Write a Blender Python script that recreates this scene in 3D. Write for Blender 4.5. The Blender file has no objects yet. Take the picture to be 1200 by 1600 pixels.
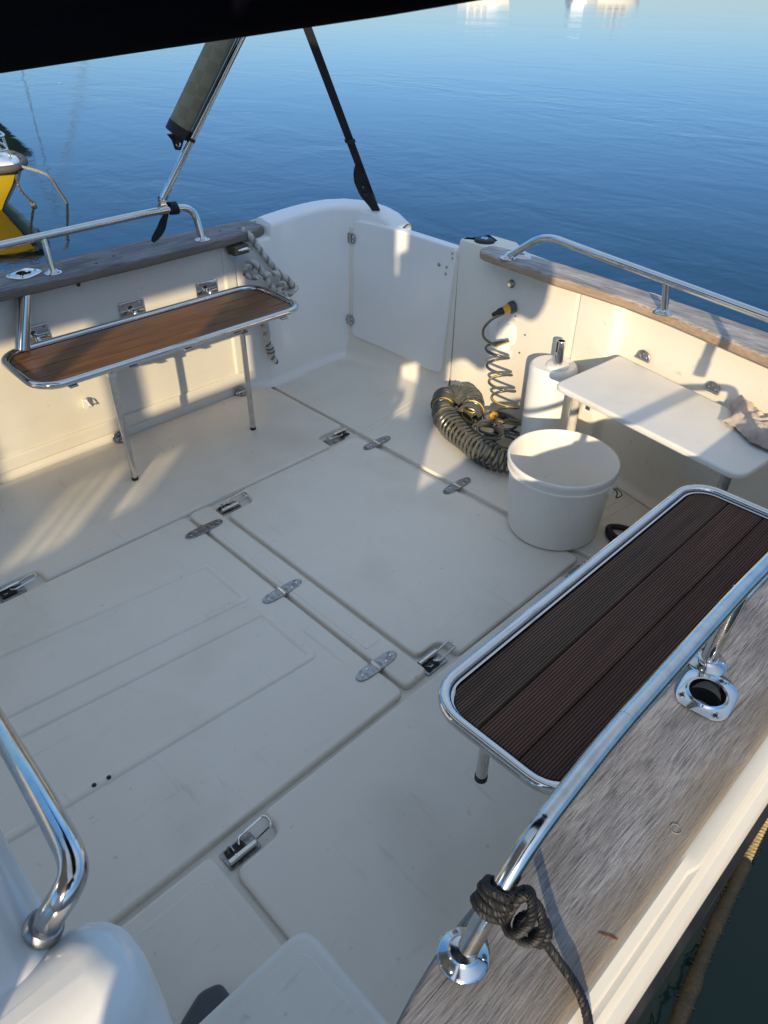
import bpy, bmesh, math, random
from mathutils import Vector, Matrix
from mathutils.geometry import tessellate_polygon
random.seed(7)
sc = bpy.context.scene
COL = sc.collection
PI = math.pi

# ------------------------------------------------------------------ materials
def newmat(name):
    m = bpy.data.materials.new(name); m.use_nodes = True
    nt = m.node_tree; b = nt.nodes['Principled BSDF']
    return m, nt, b

def surf(name, base, rough=.5, metal=0., var=.08, vscale=6., stretch=(1, 1, 1), rvar=.08,
         bump=0., bscale=40., bdist=.001, spec=.5, coat=0., speck=0., speckcol=(.1, .09, .08), speckscale=60., scuff=0., alt=None, altscale=3., altlo=.5, althi=.7):
    m, nt, b = newmat(name); N = nt.nodes; L = nt.links
    tc = N.new('ShaderNodeTexCoord'); mp = N.new('ShaderNodeMapping')
    mp.inputs['Scale'].default_value = stretch
    L.new(tc.outputs['Object'], mp.inputs['Vector'])
    n = N.new('ShaderNodeTexNoise'); n.inputs['Scale'].default_value = vscale; n.inputs['Detail'].default_value = 6
    n.inputs['Roughness'].default_value = .6
    L.new(mp.outputs[0], n.inputs['Vector'])
    cr = N.new('ShaderNodeValToRGB')
    cr.color_ramp.elements[0].position = .3; cr.color_ramp.elements[1].position = .7
    cr.color_ramp.elements[0].color = tuple(c * (1 - var) for c in base) + (1,)
    cr.color_ramp.elements[1].color = tuple(min(1, c * (1 + var)) for c in base) + (1,)
    L.new(n.outputs['Fac'], cr.inputs['Fac'])
    col = cr.outputs['Color']
    if alt:
        n3 = N.new('ShaderNodeTexNoise'); n3.inputs['Scale'].default_value = altscale; n3.inputs['Detail'].default_value = 5
        L.new(mp.outputs[0], n3.inputs['Vector'])
        r3 = N.new('ShaderNodeMapRange'); r3.inputs['From Min'].default_value = altlo; r3.inputs['From Max'].default_value = althi
        L.new(n3.outputs['Fac'], r3.inputs['Value'])
        mx = N.new('ShaderNodeMix'); mx.data_type = 'RGBA'
        L.new(r3.outputs[0], mx.inputs['Factor']); L.new(col, mx.inputs['A']); mx.inputs['B'].default_value = tuple(alt) + (1,)
        col = mx.outputs['Result']
    if speck > 0:
        v = N.new('ShaderNodeTexNoise'); v.inputs['Scale'].default_value = speckscale; v.inputs['Detail'].default_value = 2
        L.new(tc.outputs['Object'], v.inputs['Vector'])
        r = N.new('ShaderNodeMapRange'); r.inputs['From Min'].default_value = .70; r.inputs['From Max'].default_value = .78
        r.inputs['To Max'].default_value = speck
        L.new(v.outputs['Fac'], r.inputs['Value'])
        mx = N.new('ShaderNodeMix'); mx.data_type = 'RGBA'
        L.new(r.outputs[0], mx.inputs['Factor']); L.new(col, mx.inputs['A']); mx.inputs['B'].default_value = tuple(speckcol) + (1,)
        col = mx.outputs['Result']
    if scuff > 0:
        for rot, sc_, lo in ((.6, (3.2, 26, 8), .67), (-.5, (24, 2.6, 8), .69), (1.2, (60, 9, 20), .68)):
            mp2 = N.new('ShaderNodeMapping'); mp2.inputs['Scale'].default_value = sc_; mp2.inputs['Rotation'].default_value = (0, 0, rot)
            L.new(tc.outputs['Object'], mp2.inputs[0])
            n4 = N.new('ShaderNodeTexNoise'); n4.inputs['Scale'].default_value = 1; n4.inputs['Detail'].default_value = 7; n4.inputs['Roughness'].default_value = .62
            L.new(mp2.outputs[0], n4.inputs['Vector'])
            r4 = N.new('ShaderNodeMapRange'); r4.inputs['From Min'].default_value = lo - .05; r4.inputs['From Max'].default_value = lo + .06; r4.inputs['To Max'].default_value = scuff
            L.new(n4.outputs['Fac'], r4.inputs['Value'])
            m4 = N.new('ShaderNodeMix'); m4.data_type = 'RGBA'; L.new(r4.outputs[0], m4.inputs['Factor']); L.new(col, m4.inputs['A']); m4.inputs['B'].default_value = tuple(speckcol) + (1,)
            col = m4.outputs['Result']
    L.new(col, b.inputs['Base Color'])
    b.inputs['Metallic'].default_value = metal
    b.inputs['Specular IOR Level'].default_value = spec
    b.inputs['Coat Weight'].default_value = coat
    rr = N.new('ShaderNodeMapRange'); rr.inputs['To Min'].default_value = max(.02, rough - rvar); rr.inputs['To Max'].default_value = min(1, rough + rvar)
    L.new(n.outputs['Fac'], rr.inputs['Value']); L.new(rr.outputs[0], b.inputs['Roughness'])
    if bump > 0:
        n2 = N.new('ShaderNodeTexNoise'); n2.inputs['Scale'].default_value = bscale; n2.inputs['Detail'].default_value = 4
        L.new(mp.outputs[0], n2.inputs['Vector'])
        bp = N.new('ShaderNodeBump'); bp.inputs['Strength'].default_value = bump; bp.inputs['Distance'].default_value = bdist
        L.new(n2.outputs['Fac'], bp.inputs['Height']); L.new(bp.outputs[0], b.inputs['Normal'])
    return m

def weathered_teak(name, axis, base=(.27, .235, .205), warm=(.36, .26, .17), edge=None, gs=(520, 26)):
    """grey silvered teak, grain along axis; edge=(axis index, from, to) warm worn strip"""
    m, nt, b = newmat(name); N = nt.nodes; L = nt.links
    tc = N.new('ShaderNodeTexCoord'); mp = N.new('ShaderNodeMapping')
    s = [gs[0]] * 3; s[axis] = gs[1]
    mp.inputs['Scale'].default_value = s
    wn = N.new('ShaderNodeTexNoise'); wn.inputs['Scale'].default_value = 5; wn.inputs['Detail'].default_value = 2
    L.new(tc.outputs['Object'], wn.inputs['Vector'])
    ad = N.new('ShaderNodeVectorMath'); ad.operation = 'MULTIPLY_ADD'
    L.new(wn.outputs['Color'], ad.inputs[0]); ad.inputs[1].default_value = (.012, .012, .012); L.new(tc.outputs['Object'], ad.inputs[2])
    L.new(ad.outputs[0], mp.inputs['Vector'])
    g = N.new('ShaderNodeTexNoise'); g.inputs['Scale'].default_value = 1; g.inputs['Detail'].default_value = 5; g.inputs['Roughness'].default_value = .65
    L.new(mp.outputs[0], g.inputs['Vector'])
    cr = N.new('ShaderNodeValToRGB'); e = cr.color_ramp.elements
    e[0].position = .30; e[0].color = tuple(c * .42 for c in base) + (1,)
    e[1].position = .72; e[1].color = tuple(min(.9, c * 1.6) for c in base) + (1,)
    k = cr.color_ramp.elements.new(.47); k.color = tuple(base) + (1,)
    L.new(g.outputs['Fac'], cr.inputs['Fac'])
    bl = N.new('ShaderNodeTexNoise'); bl.inputs['Scale'].default_value = 9; bl.inputs['Detail'].default_value = 4
    L.new(tc.outputs['Object'], bl.inputs['Vector'])
    mr = N.new('ShaderNodeMapRange'); mr.inputs['From Min'].default_value = .5; mr.inputs['From Max'].default_value = .75; mr.inputs['To Max'].default_value = .25
    L.new(bl.outputs['Fac'], mr.inputs['Value'])
    mx = N.new('ShaderNodeMix'); mx.data_type = 'RGBA'
    L.new(mr.outputs[0], mx.inputs['Factor']); L.new(cr.outputs['Color'], mx.inputs['A']); mx.inputs['B'].default_value = tuple(c * .8 for c in warm) + (1,)
    bm_ = N.new('ShaderNodeMapping'); bs = [26, 26, 26]; bs[axis] = 7; bm_.inputs['Scale'].default_value = bs
    L.new(tc.outputs['Object'], bm_.inputs[0]); b2 = N.new('ShaderNodeTexNoise'); b2.inputs['Scale'].default_value = 1; b2.inputs['Detail'].default_value = 5
    L.new(bm_.outputs[0], b2.inputs['Vector']); r2 = N.new('ShaderNodeMapRange'); r2.inputs['From Min'].default_value = .3; r2.inputs['From Max'].default_value = .7; r2.inputs['To Min'].default_value = .62; r2.inputs['To Max'].default_value = 1.25
    L.new(b2.outputs['Fac'], r2.inputs['Value']); mm = N.new('ShaderNodeMix'); mm.data_type = 'RGBA'; mm.blend_type = 'MULTIPLY'; mm.inputs['Factor'].default_value = 1
    L.new(mx.outputs['Result'], mm.inputs['A']); L.new(r2.outputs[0], mm.inputs['B'])
    cm = N.new('ShaderNodeMapping'); cs = [gs[0] * 1.1] * 3; cs[axis] = gs[1] * .35; cm.inputs['Scale'].default_value = cs; cm.inputs['Location'].default_value = (3, 5, 7)
    L.new(ad.outputs[0], cm.inputs[0]); cn = N.new('ShaderNodeTexNoise'); cn.inputs['Scale'].default_value = 1; cn.inputs['Detail'].default_value = 3
    L.new(cm.outputs[0], cn.inputs['Vector']); c3 = N.new('ShaderNodeMapRange'); c3.inputs['From Min'].default_value = .60; c3.inputs['From Max'].default_value = .68; c3.inputs['To Max'].default_value = .75
    L.new(cn.outputs['Fac'], c3.inputs['Value']); cx3 = N.new('ShaderNodeMix'); cx3.data_type = 'RGBA'
    L.new(c3.outputs[0], cx3.inputs['Factor']); L.new(mm.outputs['Result'], cx3.inputs['A']); cx3.inputs['B'].default_value = tuple(c * .28 for c in base) + (1,)
    col = cx3.outputs['Result']
    if edge:
        sp = N.new('ShaderNodeSeparateXYZ'); L.new(tc.outputs['Object'], sp.inputs[0])
        er = N.new('ShaderNodeMapRange'); er.inputs['From Min'].default_value = edge[1]; er.inputs['From Max'].default_value = edge[2]; er.inputs['To Max'].default_value = .75
        jit = N.new('ShaderNodeMath'); jit.operation = 'MULTIPLY_ADD'; jit.inputs[1].default_value = .03 if edge[0] < 2 else .0015
        L.new(bl.outputs['Fac'], jit.inputs[0]); L.new(sp.outputs[edge[0]], jit.inputs[2]); L.new(jit.outputs[0], er.inputs['Value'])
        m2 = N.new('ShaderNodeMix'); m2.data_type = 'RGBA'
        ml = N.new('ShaderNodeMix'); ml.data_type = 'RGBA'; ml.blend_type = 'MULTIPLY'; ml.inputs['Factor'].default_value = .35
        ml.inputs['A'].default_value = tuple(warm) + (1,); L.new(cr.outputs['Color'], ml.inputs['B'])
        L.new(er.outputs[0], m2.inputs['Factor']); L.new(col, m2.inputs['A']); L.new(ml.outputs['Result'], m2.inputs['B'])
        col = m2.outputs['Result']
    L.new(col, b.inputs['Base Color']); b.inputs['Roughness'].default_value = .75; b.inputs['Specular IOR Level'].default_value = .3
    bp = N.new('ShaderNodeBump'); bp.inputs['Strength'].default_value = .8; bp.inputs['Distance'].default_value = .0015
    L.new(g.outputs['Fac'], bp.inputs['Height']); L.new(bp.outputs[0], b.inputs['Normal'])
    return m

def bench_wood(name, c1, c2, rough, groove=0., coat=0.):
    m, nt, b = newmat(name); N = nt.nodes; L = nt.links
    tc = N.new('ShaderNodeTexCoord'); mp = N.new('ShaderNodeMapping'); mp.inputs['Scale'].default_value = (70, 3.5, 70)
    L.new(tc.outputs['Object'], mp.inputs['Vector'])
    g = N.new('ShaderNodeTexNoise'); g.inputs['Scale'].default_value = 1; g.inputs['Detail'].default_value = 5; g.inputs['Roughness'].default_value = .6
    L.new(mp.outputs[0], g.inputs['Vector'])
    cr = N.new('ShaderNodeValToRGB'); e = cr.color_ramp.elements
    e[0].position = .3; e[0].color = tuple(c1) + (1,); e[1].position = .7; e[1].color = tuple(c2) + (1,)
    L.new(g.outputs['Fac'], cr.inputs['Fac']); col = cr.outputs['Color']
    h = g.outputs['Fac']; dist = .0006
    # board to board tint
    ob = N.new('ShaderNodeObjectInfo'); 
    if groove > 0:
        sp = N.new('ShaderNodeSeparateXYZ'); L.new(tc.outputs['Object'], sp.inputs[0])
        mu = N.new('ShaderNodeMath'); mu.operation = 'MULTIPLY'; mu.inputs[1].default_value = 2 * PI / groove
        L.new(sp.outputs[0], mu.inputs[0])
        si = N.new('ShaderNodeMath'); si.operation = 'SINE'; L.new(mu.outputs[0], si.inputs[0])
        mr = N.new('ShaderNodeMapRange'); mr.inputs['From Min'].default_value = -.9; mr.inputs['From Max'].default_value = .1
        L.new(si.outputs[0], mr.inputs['Value'])
        mx = N.new('ShaderNodeMix'); mx.data_type = 'RGBA'; mx.inputs['A'].default_value = tuple(c * .3 for c in c1) + (1,)
        L.new(mr.outputs[0], mx.inputs['Factor']); L.new(col, mx.inputs['B']); col = mx.outputs['Result']
        h = mr.outputs[0]; dist = .0015
    L.new(col, b.inputs['Base Color']); b.inputs['Roughness'].default_value = rough; b.inputs['Coat Weight'].default_value = coat
    b.inputs['Specular IOR Level'].default_value = .25 if groove else .5
    b.inputs['Coat Roughness'].default_value = .2
    bp = N.new('ShaderNodeBump'); bp.inputs['Strength'].default_value = .8 if groove else .25; bp.inputs['Distance'].default_value = dist
    L.new(h, bp.inputs['Height']); L.new(bp.outputs[0], b.inputs['Normal'])
    return m

M = {}
M['sole'] = surf('gelcoat_sole', (.75, .705, .63), .42, var=.035, vscale=2.2, rvar=.1, bump=.18, bscale=260, bdist=.0006, speck=.35, speckcol=(.3, .27, .23), speckscale=38, scuff=.22, alt=(.55, .50, .42), altscale=2.3, altlo=.50, althi=.9)
M['liner'] = surf('gelcoat_liner', (.76, .715, .62), .36, var=.03, vscale=1.8, rvar=.08, bump=.06, bscale=6, bdist=.004, speck=.3, speckcol=(.35, .26, .16), speckscale=30, scuff=.10, alt=(.66, .60, .48), altscale=2.1, altlo=.56, althi=.9)
M['white'] = surf('white_gelcoat', (.80, .79, .76), .22, var=.02, vscale=2, rvar=.06, bump=.03, bscale=5, bdist=.003, coat=.3)
M['moulding'] = surf('sheer_moulding', (.66, .61, .52), .35, var=.05, vscale=14, stretch=(1, .3, 1), rvar=.1, alt=(.5, .42, .3), altscale=10, altlo=.62, althi=.9)
M['strake'] = surf('dark_strake', (.012, .013, .015), .5, var=.2, vscale=20, alt=(.03, .03, .032), altscale=12)
M['hullpaint'] = surf('hull_paint', (.62, .61, .56), .3, var=.05)
M['steel'] = surf('stainless', (.66, .65, .63), .07, metal=1, var=.05, vscale=30, rvar=.05, bump=.03, bscale=90, bdist=.0002)
M['steel_worn'] = surf('stainless_worn', (.60, .59, .57), .13, metal=1, var=.12, vscale=50, rvar=.1, bump=.1, bscale=200, bdist=.0003)
M['steel_dull'] = surf('dull_hinge_metal', (.36, .36, .37), .38, metal=1, var=.3, vscale=70, rvar=.12, bump=.25, bscale=240, bdist=.0005, alt=(.16, .15, .14), altscale=40)
M['dark'] = surf('dark_recess', (.012, .012, .013), .6)
M['black'] = surf('black_rubber', (.014, .014, .016), .55, var=.2, vscale=30)
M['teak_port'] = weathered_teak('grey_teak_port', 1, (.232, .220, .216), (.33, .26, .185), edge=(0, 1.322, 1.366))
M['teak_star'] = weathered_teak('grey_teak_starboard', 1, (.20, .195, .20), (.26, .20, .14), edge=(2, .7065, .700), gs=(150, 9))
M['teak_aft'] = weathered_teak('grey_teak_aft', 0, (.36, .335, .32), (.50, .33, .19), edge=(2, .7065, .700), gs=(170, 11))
M['bench_brown'] = bench_wood('varnished_brown_boards', (.092, .037, .011), (.235, .105, .031), .36, coat=.15)
M['bench_dark'] = bench_wood('ribbed_composite', (.100, .051, .034), (.19, .097, .064), .8, groove=.0058)
M['bench_olive'] = bench_wood('ribbed_composite_olive', (.092, .056, .038), (.17, .105, .07), .8, groove=.0058)
M['bench_deep'] = bench_wood('ribbed_composite_deep', (.088, .045, .030), (.165, .085, .055), .8, groove=.0058)
M['plastic'] = surf('white_bucket_plastic', (.80, .785, .745), .38, var=.03, vscale=3, rvar=.06, bump=.03, bscale=12, bdist=.001, speck=.3, speckscale=30, speckcol=(.4, .36, .3), scuff=.14)
M['table'] = surf('white_table_top', (.74, .72, .68), .4, var=.04, vscale=5, bump=.1, bscale=30, bdist=.0004, speck=.4, speckcol=(.4, .35, .3), scuff=.22, alt=(.62, .58, .52), altscale=4, altlo=.58, althi=.8)
M['hose'] = surf('grey_hose', (.085, .088, .082), .22, var=.3, vscale=20)
M['hosey'] = surf('yellow_hose_stripe', (.62, .40, .05), .35, var=.1)
M['amber'] = surf('amber_coupling', (.80, .38, .03), .35, var=.1)
M['rope'] = surf('pale_rope', (.55, .52, .46), .85, var=.25, vscale=60, bump=.6, bscale=300, bdist=.001)
M['ropedark'] = surf('rope_dark_strand', (.14, .135, .13), .85, var=.25, vscale=60, bump=.5, bscale=300, bdist=.001)
M['rope2'] = surf('rope_grey_strand', (.27, .26, .24), .85, var=.3, vscale=60, bump=.5, bscale=300, bdist=.001)  # greyer strand, part of the rope's own colour
M['blackrope'] = surf('black_braid', (.007, .007, .008), .6, var=.5, vscale=180, bump=.6, bscale=400, bdist=.001)
M['canvas'] = surf('navy_canvas', (.0008, .0011, .0034), .95, var=.15, vscale=80, bump=.3, bscale=300, bdist=.001, spec=.05)
M['web'] = surf('black_webbing', (.010, .010, .013), .7, var=.2, vscale=100, bump=.4, bscale=400, bdist=.0006)
M['rag'] = surf('grubby_rag', (.55, .46, .39), .95, var=.2, vscale=10, bump=.5, bscale=120, bdist=.002, alt=(.26, .2, .16), altscale=8, altlo=.5, althi=.7)
M['brass'] = surf('tarnished_block', (.11, .095, .06), .45, metal=.6, var=.3, vscale=40)
M['yellow'] = surf('yellow_hull', (.75, .52, .03), .3, var=.06, vscale=3, coat=.4)
M['fender'] = surf('grey_rub_rail', (.10, .085, .075), .7, var=.25, vscale=30)
M['green'] = surf('dark_green_cover', (.012, .035, .026), .8, var=.3, vscale=4)
M['greyplastic'] = surf('grey_plastic', (.06, .068, .08), .45, var=.1)
M['weed'] = surf('weedy_rope', (.36, .25, .10), .8, var=.3, vscale=30, bump=.8, bscale=90, bdist=.004)
M['weedwet'] = surf('weed_under_water', (.016, .0115, .002), .5, var=.4, vscale=25, bump=.8, bscale=60, bdist=.006)
M['antifoul'] = surf('antifouling', (.02, .035, .05), .6)

def mesh_screen():
    m, nt, b = newmat('olive_mesh'); N = nt.nodes; L = nt.links
    tc = N.new('ShaderNodeTexCoord'); ck = N.new('ShaderNodeTexChecker')
    mp = N.new('ShaderNodeMapping'); mp.inputs['Rotation'].default_value = (.5, 0, .2)
    L.new(tc.outputs['Object'], mp.inputs[0]); L.new(mp.outputs[0], ck.inputs['Vector']); ck.inputs['Scale'].default_value = 24
    ck.inputs['Color1'].default_value = (.215, .185, .115, 1); ck.inputs['Color2'].default_value = (.25, .22, .145, 1)
    L.new(ck.outputs['Color'], b.inputs['Base Color']); b.inputs['Roughness'].default_value = .6
    return m
M['screen'] = mesh_screen()

def acrylic(name, lowc):
    m, nt, b = newmat(name); N = nt.nodes; L = nt.links
    nt.nodes.remove(b); out = [n for n in N if n.type == 'OUTPUT_MATERIAL'][0]
    t = N.new('ShaderNodeBsdfTransparent'); g = N.new('ShaderNodeBsdfGlossy'); g.inputs['Roughness'].default_value = .05
    tc = N.new('ShaderNodeTexCoord'); n = N.new('ShaderNodeTexNoise'); n.inputs['Scale'].default_value = 9; n.inputs['Detail'].default_value = 3
    mp = N.new('ShaderNodeMapping'); mp.inputs['Scale'].default_value = (1, 1.9, .35); mp.inputs['Rotation'].default_value = (.35, 0, 0)  # stretched noise streaks the sunlight these added panes let through
    L.new(tc.outputs['Object'], mp.inputs[0]); L.new(mp.outputs[0], n.inputs['Vector'])
    cr = N.new('ShaderNodeValToRGB'); cr.color_ramp.elements[0].position = .35; cr.color_ramp.elements[1].position = .65
    cr.color_ramp.elements[0].color = lowc; cr.color_ramp.elements[1].color = (1, 1, .97, 1)
    L.new(n.outputs['Fac'], cr.inputs[0]); L.new(cr.outputs[0], t.inputs['Color'])
    mx = N.new('ShaderNodeMixShader'); mx.inputs[0].default_value = .06
    L.new(t.outputs[0], mx.inputs[1]); L.new(g.outputs[0], mx.inputs[2]); L.new(mx.outputs[0], out.inputs[0])
    return m
M['acrylic'] = acrylic('sun_streak_acrylic', (.42, .41, .37, 1)); M['clear'] = acrylic('clear_acrylic', (.97, .96, .93, 1))

def water():
    m, nt, b = newmat('harbour_water'); N = nt.nodes; L = nt.links
    b.inputs['Base Color'].default_value = (.0008, .008, .008, 1)
    b.inputs['Roughness'].default_value = .04; b.inputs['IOR'].default_value = 1.40
    tc = N.new('ShaderNodeTexCoord')
    hs = None
    for sx, sy, scl, det, w in ((.55, 1.0, 1.1, 3, 1.0), (1, .8, 4.5, 3, .22), (1, 1, 17, 2, .035)):
        mp = N.new('ShaderNodeMapping'); mp.inputs['Scale'].default_value = (sx, sy, 1); mp.inputs['Rotation'].default_value = (0, 0, .75)
        L.new(tc.outputs['Object'], mp.inputs[0])
        n = N.new('ShaderNodeTexNoise'); n.inputs['Scale'].default_value = scl; n.inputs['Detail'].default_value = det
        n.inputs['Distortion'].default_value = .6
        L.new(mp.outputs[0], n.inputs['Vector'])
        mu = N.new('ShaderNodeMath'); mu.operation = 'MULTIPLY_ADD'; mu.inputs[1].default_value = w
        L.new(n.outputs['Fac'], mu.inputs[0])
        if hs: L.new(hs, mu.inputs[2])
        else: mu.inputs[2].default_value = 0
        hs = mu.outputs[0]
    pn = N.new('ShaderNodeTexNoise'); pn.inputs['Scale'].default_value = .16; pn.inputs['Detail'].default_value = 3
    pm = N.new('ShaderNodeMapping'); pm.inputs['Scale'].default_value = (.6, 1.4, 1); pm.inputs['Rotation'].default_value = (0, 0, .75)
    L.new(tc.outputs['Object'], pm.inputs[0]); L.new(pm.outputs[0], pn.inputs['Vector'])
    pr = N.new('ShaderNodeMapRange'); pr.inputs['From Min'].default_value = .35; pr.inputs['From Max'].default_value = .65; pr.inputs['To Min'].default_value = .25; pr.inputs['To Max'].default_value = 1.15
    L.new(pn.outputs['Fac'], pr.inputs['Value'])
    bp = N.new('ShaderNodeBump'); bp.inputs['Distance'].default_value = .015; L.new(pr.outputs[0], bp.inputs['Strength'])
    L.new(hs, bp.inputs['Height']); L.new(bp.outputs[0], b.inputs['Normal'])
    return m
M['water'] = water()

# ------------------------------------------------------------------ mesh builder
class MB:
    def __init__(s): s.v = []; s.f = []; s.m = []; s.mats = []
    def mi(s, mat):
        if mat not in s.mats: s.mats.append(mat)
        return s.mats.index(mat)
    def add(s, vs, fs, mat):
        o = len(s.v); k = s.mi(mat); s.v += [tuple(v) for v in vs]
        s.f += [tuple(i + o for i in f) for f in fs]; s.m += [k] * len(fs); return s
    def grid(s, rows, mat, closed_u=False, closed_v=False):
        nu, nv = len(rows), len(rows[0]); fs = []
        for i in range(nu if closed_u else nu - 1):
            for j in range(nv if closed_v else nv - 1):
                a, b = i, (i + 1) % nu; c, d = j, (j + 1) % nv
                fs.append((a * nv + c, a * nv + d, b * nv + d, b * nv + c))
        return s.add([p for r in rows for p in r], fs, mat)
    def box(s, c, d, mat, rot=None, b=0.):
        c = Vector(c); R = rot or Matrix()
        out = [(-d[0] / 2, -d[1] / 2), (d[0] / 2, -d[1] / 2), (d[0] / 2, d[1] / 2), (-d[0] / 2, d[1] / 2)]
        t = MB(); t.prism(out, -d[2] / 2, d[2] / 2, mat, b)
        return s.add([c + R @ Vector(v) for v in t.v], t.f, mat)
    def prism(s, out, z0, z1, mat, b=0., segs=3, both=False):
        n = len(out); rings = []
        ins = lambda k: inset(out, k)
        if both and b > 0:
            rings.append([(x, y, z0) for x, y in ins(b * 1.3)])
            for i in range(segs + 1):
                a = PI / 2 * i / segs
                rings.append([(x, y, z0 + b - b * math.cos(a)) for x, y in ins(b - b * math.sin(a))])
        else: rings.append([(x, y, z0) for x, y in out])
        if b > 0:
            for i in range(segs + 1):
                a = PI / 2 * i / segs
                rings.append([(x, y, z1 - b + b * math.sin(a)) for x, y in ins(b - b * math.cos(a))])
            rings.append([(x, y, z1) for x, y in ins(b * 1.3)])
        else: rings.append([(x, y, z1) for x, y in out])
        vs = [p for r in rings for p in r]; fs = []
        for i in range(len(rings) - 1):
            for j in range(n):
                k = (j + 1) % n
                fs.append((i * n + j, i * n + k, (i + 1) * n + k, (i + 1) * n + j))
        o = (len(rings) - 1) * n
        for a, b_, c in tessellate_polygon([[Vector((x, y, 0)) for x, y, z in rings[0]]]): fs.append((a, b_, c))
        for a, b_, c in tessellate_polygon([[Vector((x, y, 0)) for x, y, z in rings[-1]]]): fs.append((o + a, o + b_, o + c))
        return s.add(vs, fs, mat)
    def tube(s, path, r, mat, seg=12, closed=False, caps=True, mat2=None, stripe=(), rfun=None):
        P = [Vector(p) for p in path]; n = len(P); rows = []
        T = []
        for i in range(n):
            a = P[(i - 1) % n] if (closed or i > 0) else P[i]; b = P[(i + 1) % n] if (closed or i < n - 1) else P[i]
            T.append((b - a).normalized() if (b - a).length > 1e-9 else Vector((0, 0, 1)))
        up = Vector((0, 0, 1)) if abs(T[0].z) < .9 else Vector((1, 0, 0))
        N = (up - T[0] * up.dot(T[0])).normalized()
        for i in range(n):
            if i > 0:
                N = (N - T[i] * N.dot(T[i])); N.normalize()
            B = T[i].cross(N); rr = rfun(i / (n - 1)) * r if rfun else r
            rows.append([P[i] + (N * math.cos(2 * PI * k / seg) + B * math.sin(2 * PI * k / seg)) * rr for k in range(seg)])
        fs = []; k1 = s.mi(mat)
        o = len(s.v); s.v += [tuple(v) for r_ in rows for v in r_]
        for i in range(n if closed else n - 1):
            for j in range(seg):
                a, b = i, (i + 1) % n; c, d = j, (j + 1) % seg
                s.f.append((o + a * seg + c, o + a * seg + d, o + b * seg + d, o + b * seg + c))
                s.m.append(s.mi(mat2) if (mat2 and j in stripe) else k1)
        if caps and not closed:
            s.f.append(tuple(o + j for j in range(seg))[::-1]); s.m.append(k1)
            s.f.append(tuple(o + (n - 1) * seg + j for j in range(seg))); s.m.append(k1)
        return s
    def lathe(s, prof, mat, seg=32, c=(0, 0, 0), rot=None, sc=(1, 1)):
        R = rot or Matrix(); c = Vector(c); rows = []
        for r, z in prof:
            rows.append([c + R @ Vector((r * sc[0] * math.cos(2 * PI * k / seg), r * sc[1] * math.sin(2 * PI * k / seg), z)) for k in range(seg)])
        s.grid(rows, mat, closed_v=True)
        return s
    def build(s, name, parent=None, base=None, smooth=40., label=None, subsurf=0):
        me = bpy.data.meshes.new(name)
        w = Vector((0, 0, 0))
        if parent is not None: w = wpos(parent)
        elif base is not None: w = Vector(base)
        me.from_pydata([tuple(Vector(v) - w) for v in s.v], [], s.f); me.update()
        bm = bmesh.new(); bm.from_mesh(me); bmesh.ops.recalc_face_normals(bm, faces=bm.faces); bm.to_mesh(me); bm.free()
        for m in s.mats: me.materials.append(m)
        me.polygons.foreach_set('material_index', s.m)
        if smooth:
            me.polygons.foreach_set('use_smooth', [True] * len(me.polygons))
            me.set_sharp_from_angle(angle=math.radians(smooth))
        o = bpy.data.objects.new(name, me); COL.objects.link(o)
        if parent is not None: o.parent = parent
        elif base is not None: o.location = base
        if label: o['label'] = label
        if subsurf:
            md = o.modifiers.new('sub', 'SUBSURF'); md.levels = subsurf; md.render_levels = subsurf
        return o

WP = {}
def wpos(o):
    w = Vector((0, 0, 0))
    while o is not None: w += o.location; o = o.parent
    return w
def inset(out, d):
    n = len(out); res = []
    A = sum(out[i][0] * out[(i + 1) % n][1] - out[(i + 1) % n][0] * out[i][1] for i in range(n))
    sg = 1 if A > 0 else -1
    for i in range(n):
        p0, p1, p2 = Vector(out[i - 1]), Vector(out[i]), Vector(out[(i + 1) % n])
        e1 = (p1 - p0).normalized(); e2 = (p2 - p1).normalized()
        n1 = Vector((-e1.y, e1.x)) * sg; n2 = Vector((-e2.y, e2.x)) * sg
        m = n1 + n2; q = m.dot(n1)
        v = p1 + (m * (d / q) if q > .2 else n1 * d)
        res.append((v.x, v.y))
    return res
def rrect(x0, x1, y0, y1, r, n=5):
    p = []
    for cx, cy, a0 in ((x1 - r, y0 + r, -PI / 2), (x1 - r, y1 - r, 0), (x0 + r, y1 - r, PI / 2), (x0 + r, y0 + r, PI)):
        for i in range(n + 1):
            a = a0 + PI / 2 * i / n; p.append((cx + r * math.cos(a), cy + r * math.sin(a)))
    return p
def fillet(pts, r, n=4):
    """round every corner of a closed 2D polygon"""
    out = []; N = len(pts)
    for i in range(N):
        p0, p1, p2 = Vector(pts[i - 1]), Vector(pts[i][:2]), Vector(pts[(i + 1) % N][:2])
        rr = pts[i][2] if len(pts[i]) > 2 else r
        p0 = Vector(p0[:2]); a = (p0 - p1); b = (p2 - p1)
        t = min(rr, a.length * .45, b.length * .45)
        a = p1 + a.normalized() * t; b = p1 + b.normalized() * t
        for k in range(n + 1):
            u = k / n; q = a * (1 - u) ** 2 + p1 * 2 * u * (1 - u) + b * u * u
            out.append((q.x, q.y))
    return out
def spline(pts, n=8, closed=False):
    P = [Vector(p) for p in pts]; N = len(P); out = []
    for i in range(N if closed else N - 1):
        g = (lambda k: P[k % N]) if closed else (lambda k: P[max(0, min(N - 1, k))])
        a, b, c, d = g(i - 1), g(i), g(i + 1), g(i + 2)
        for k in range(n):
            t = k / n
            out.append(.5 * ((2 * b) + (c - a) * t + (2 * a - 5 * b + 4 * c - d) * t * t + (3 * b - a - 3 * c + d) * t ** 3))
    if not closed: out.append(P[-1])
    return out
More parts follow.
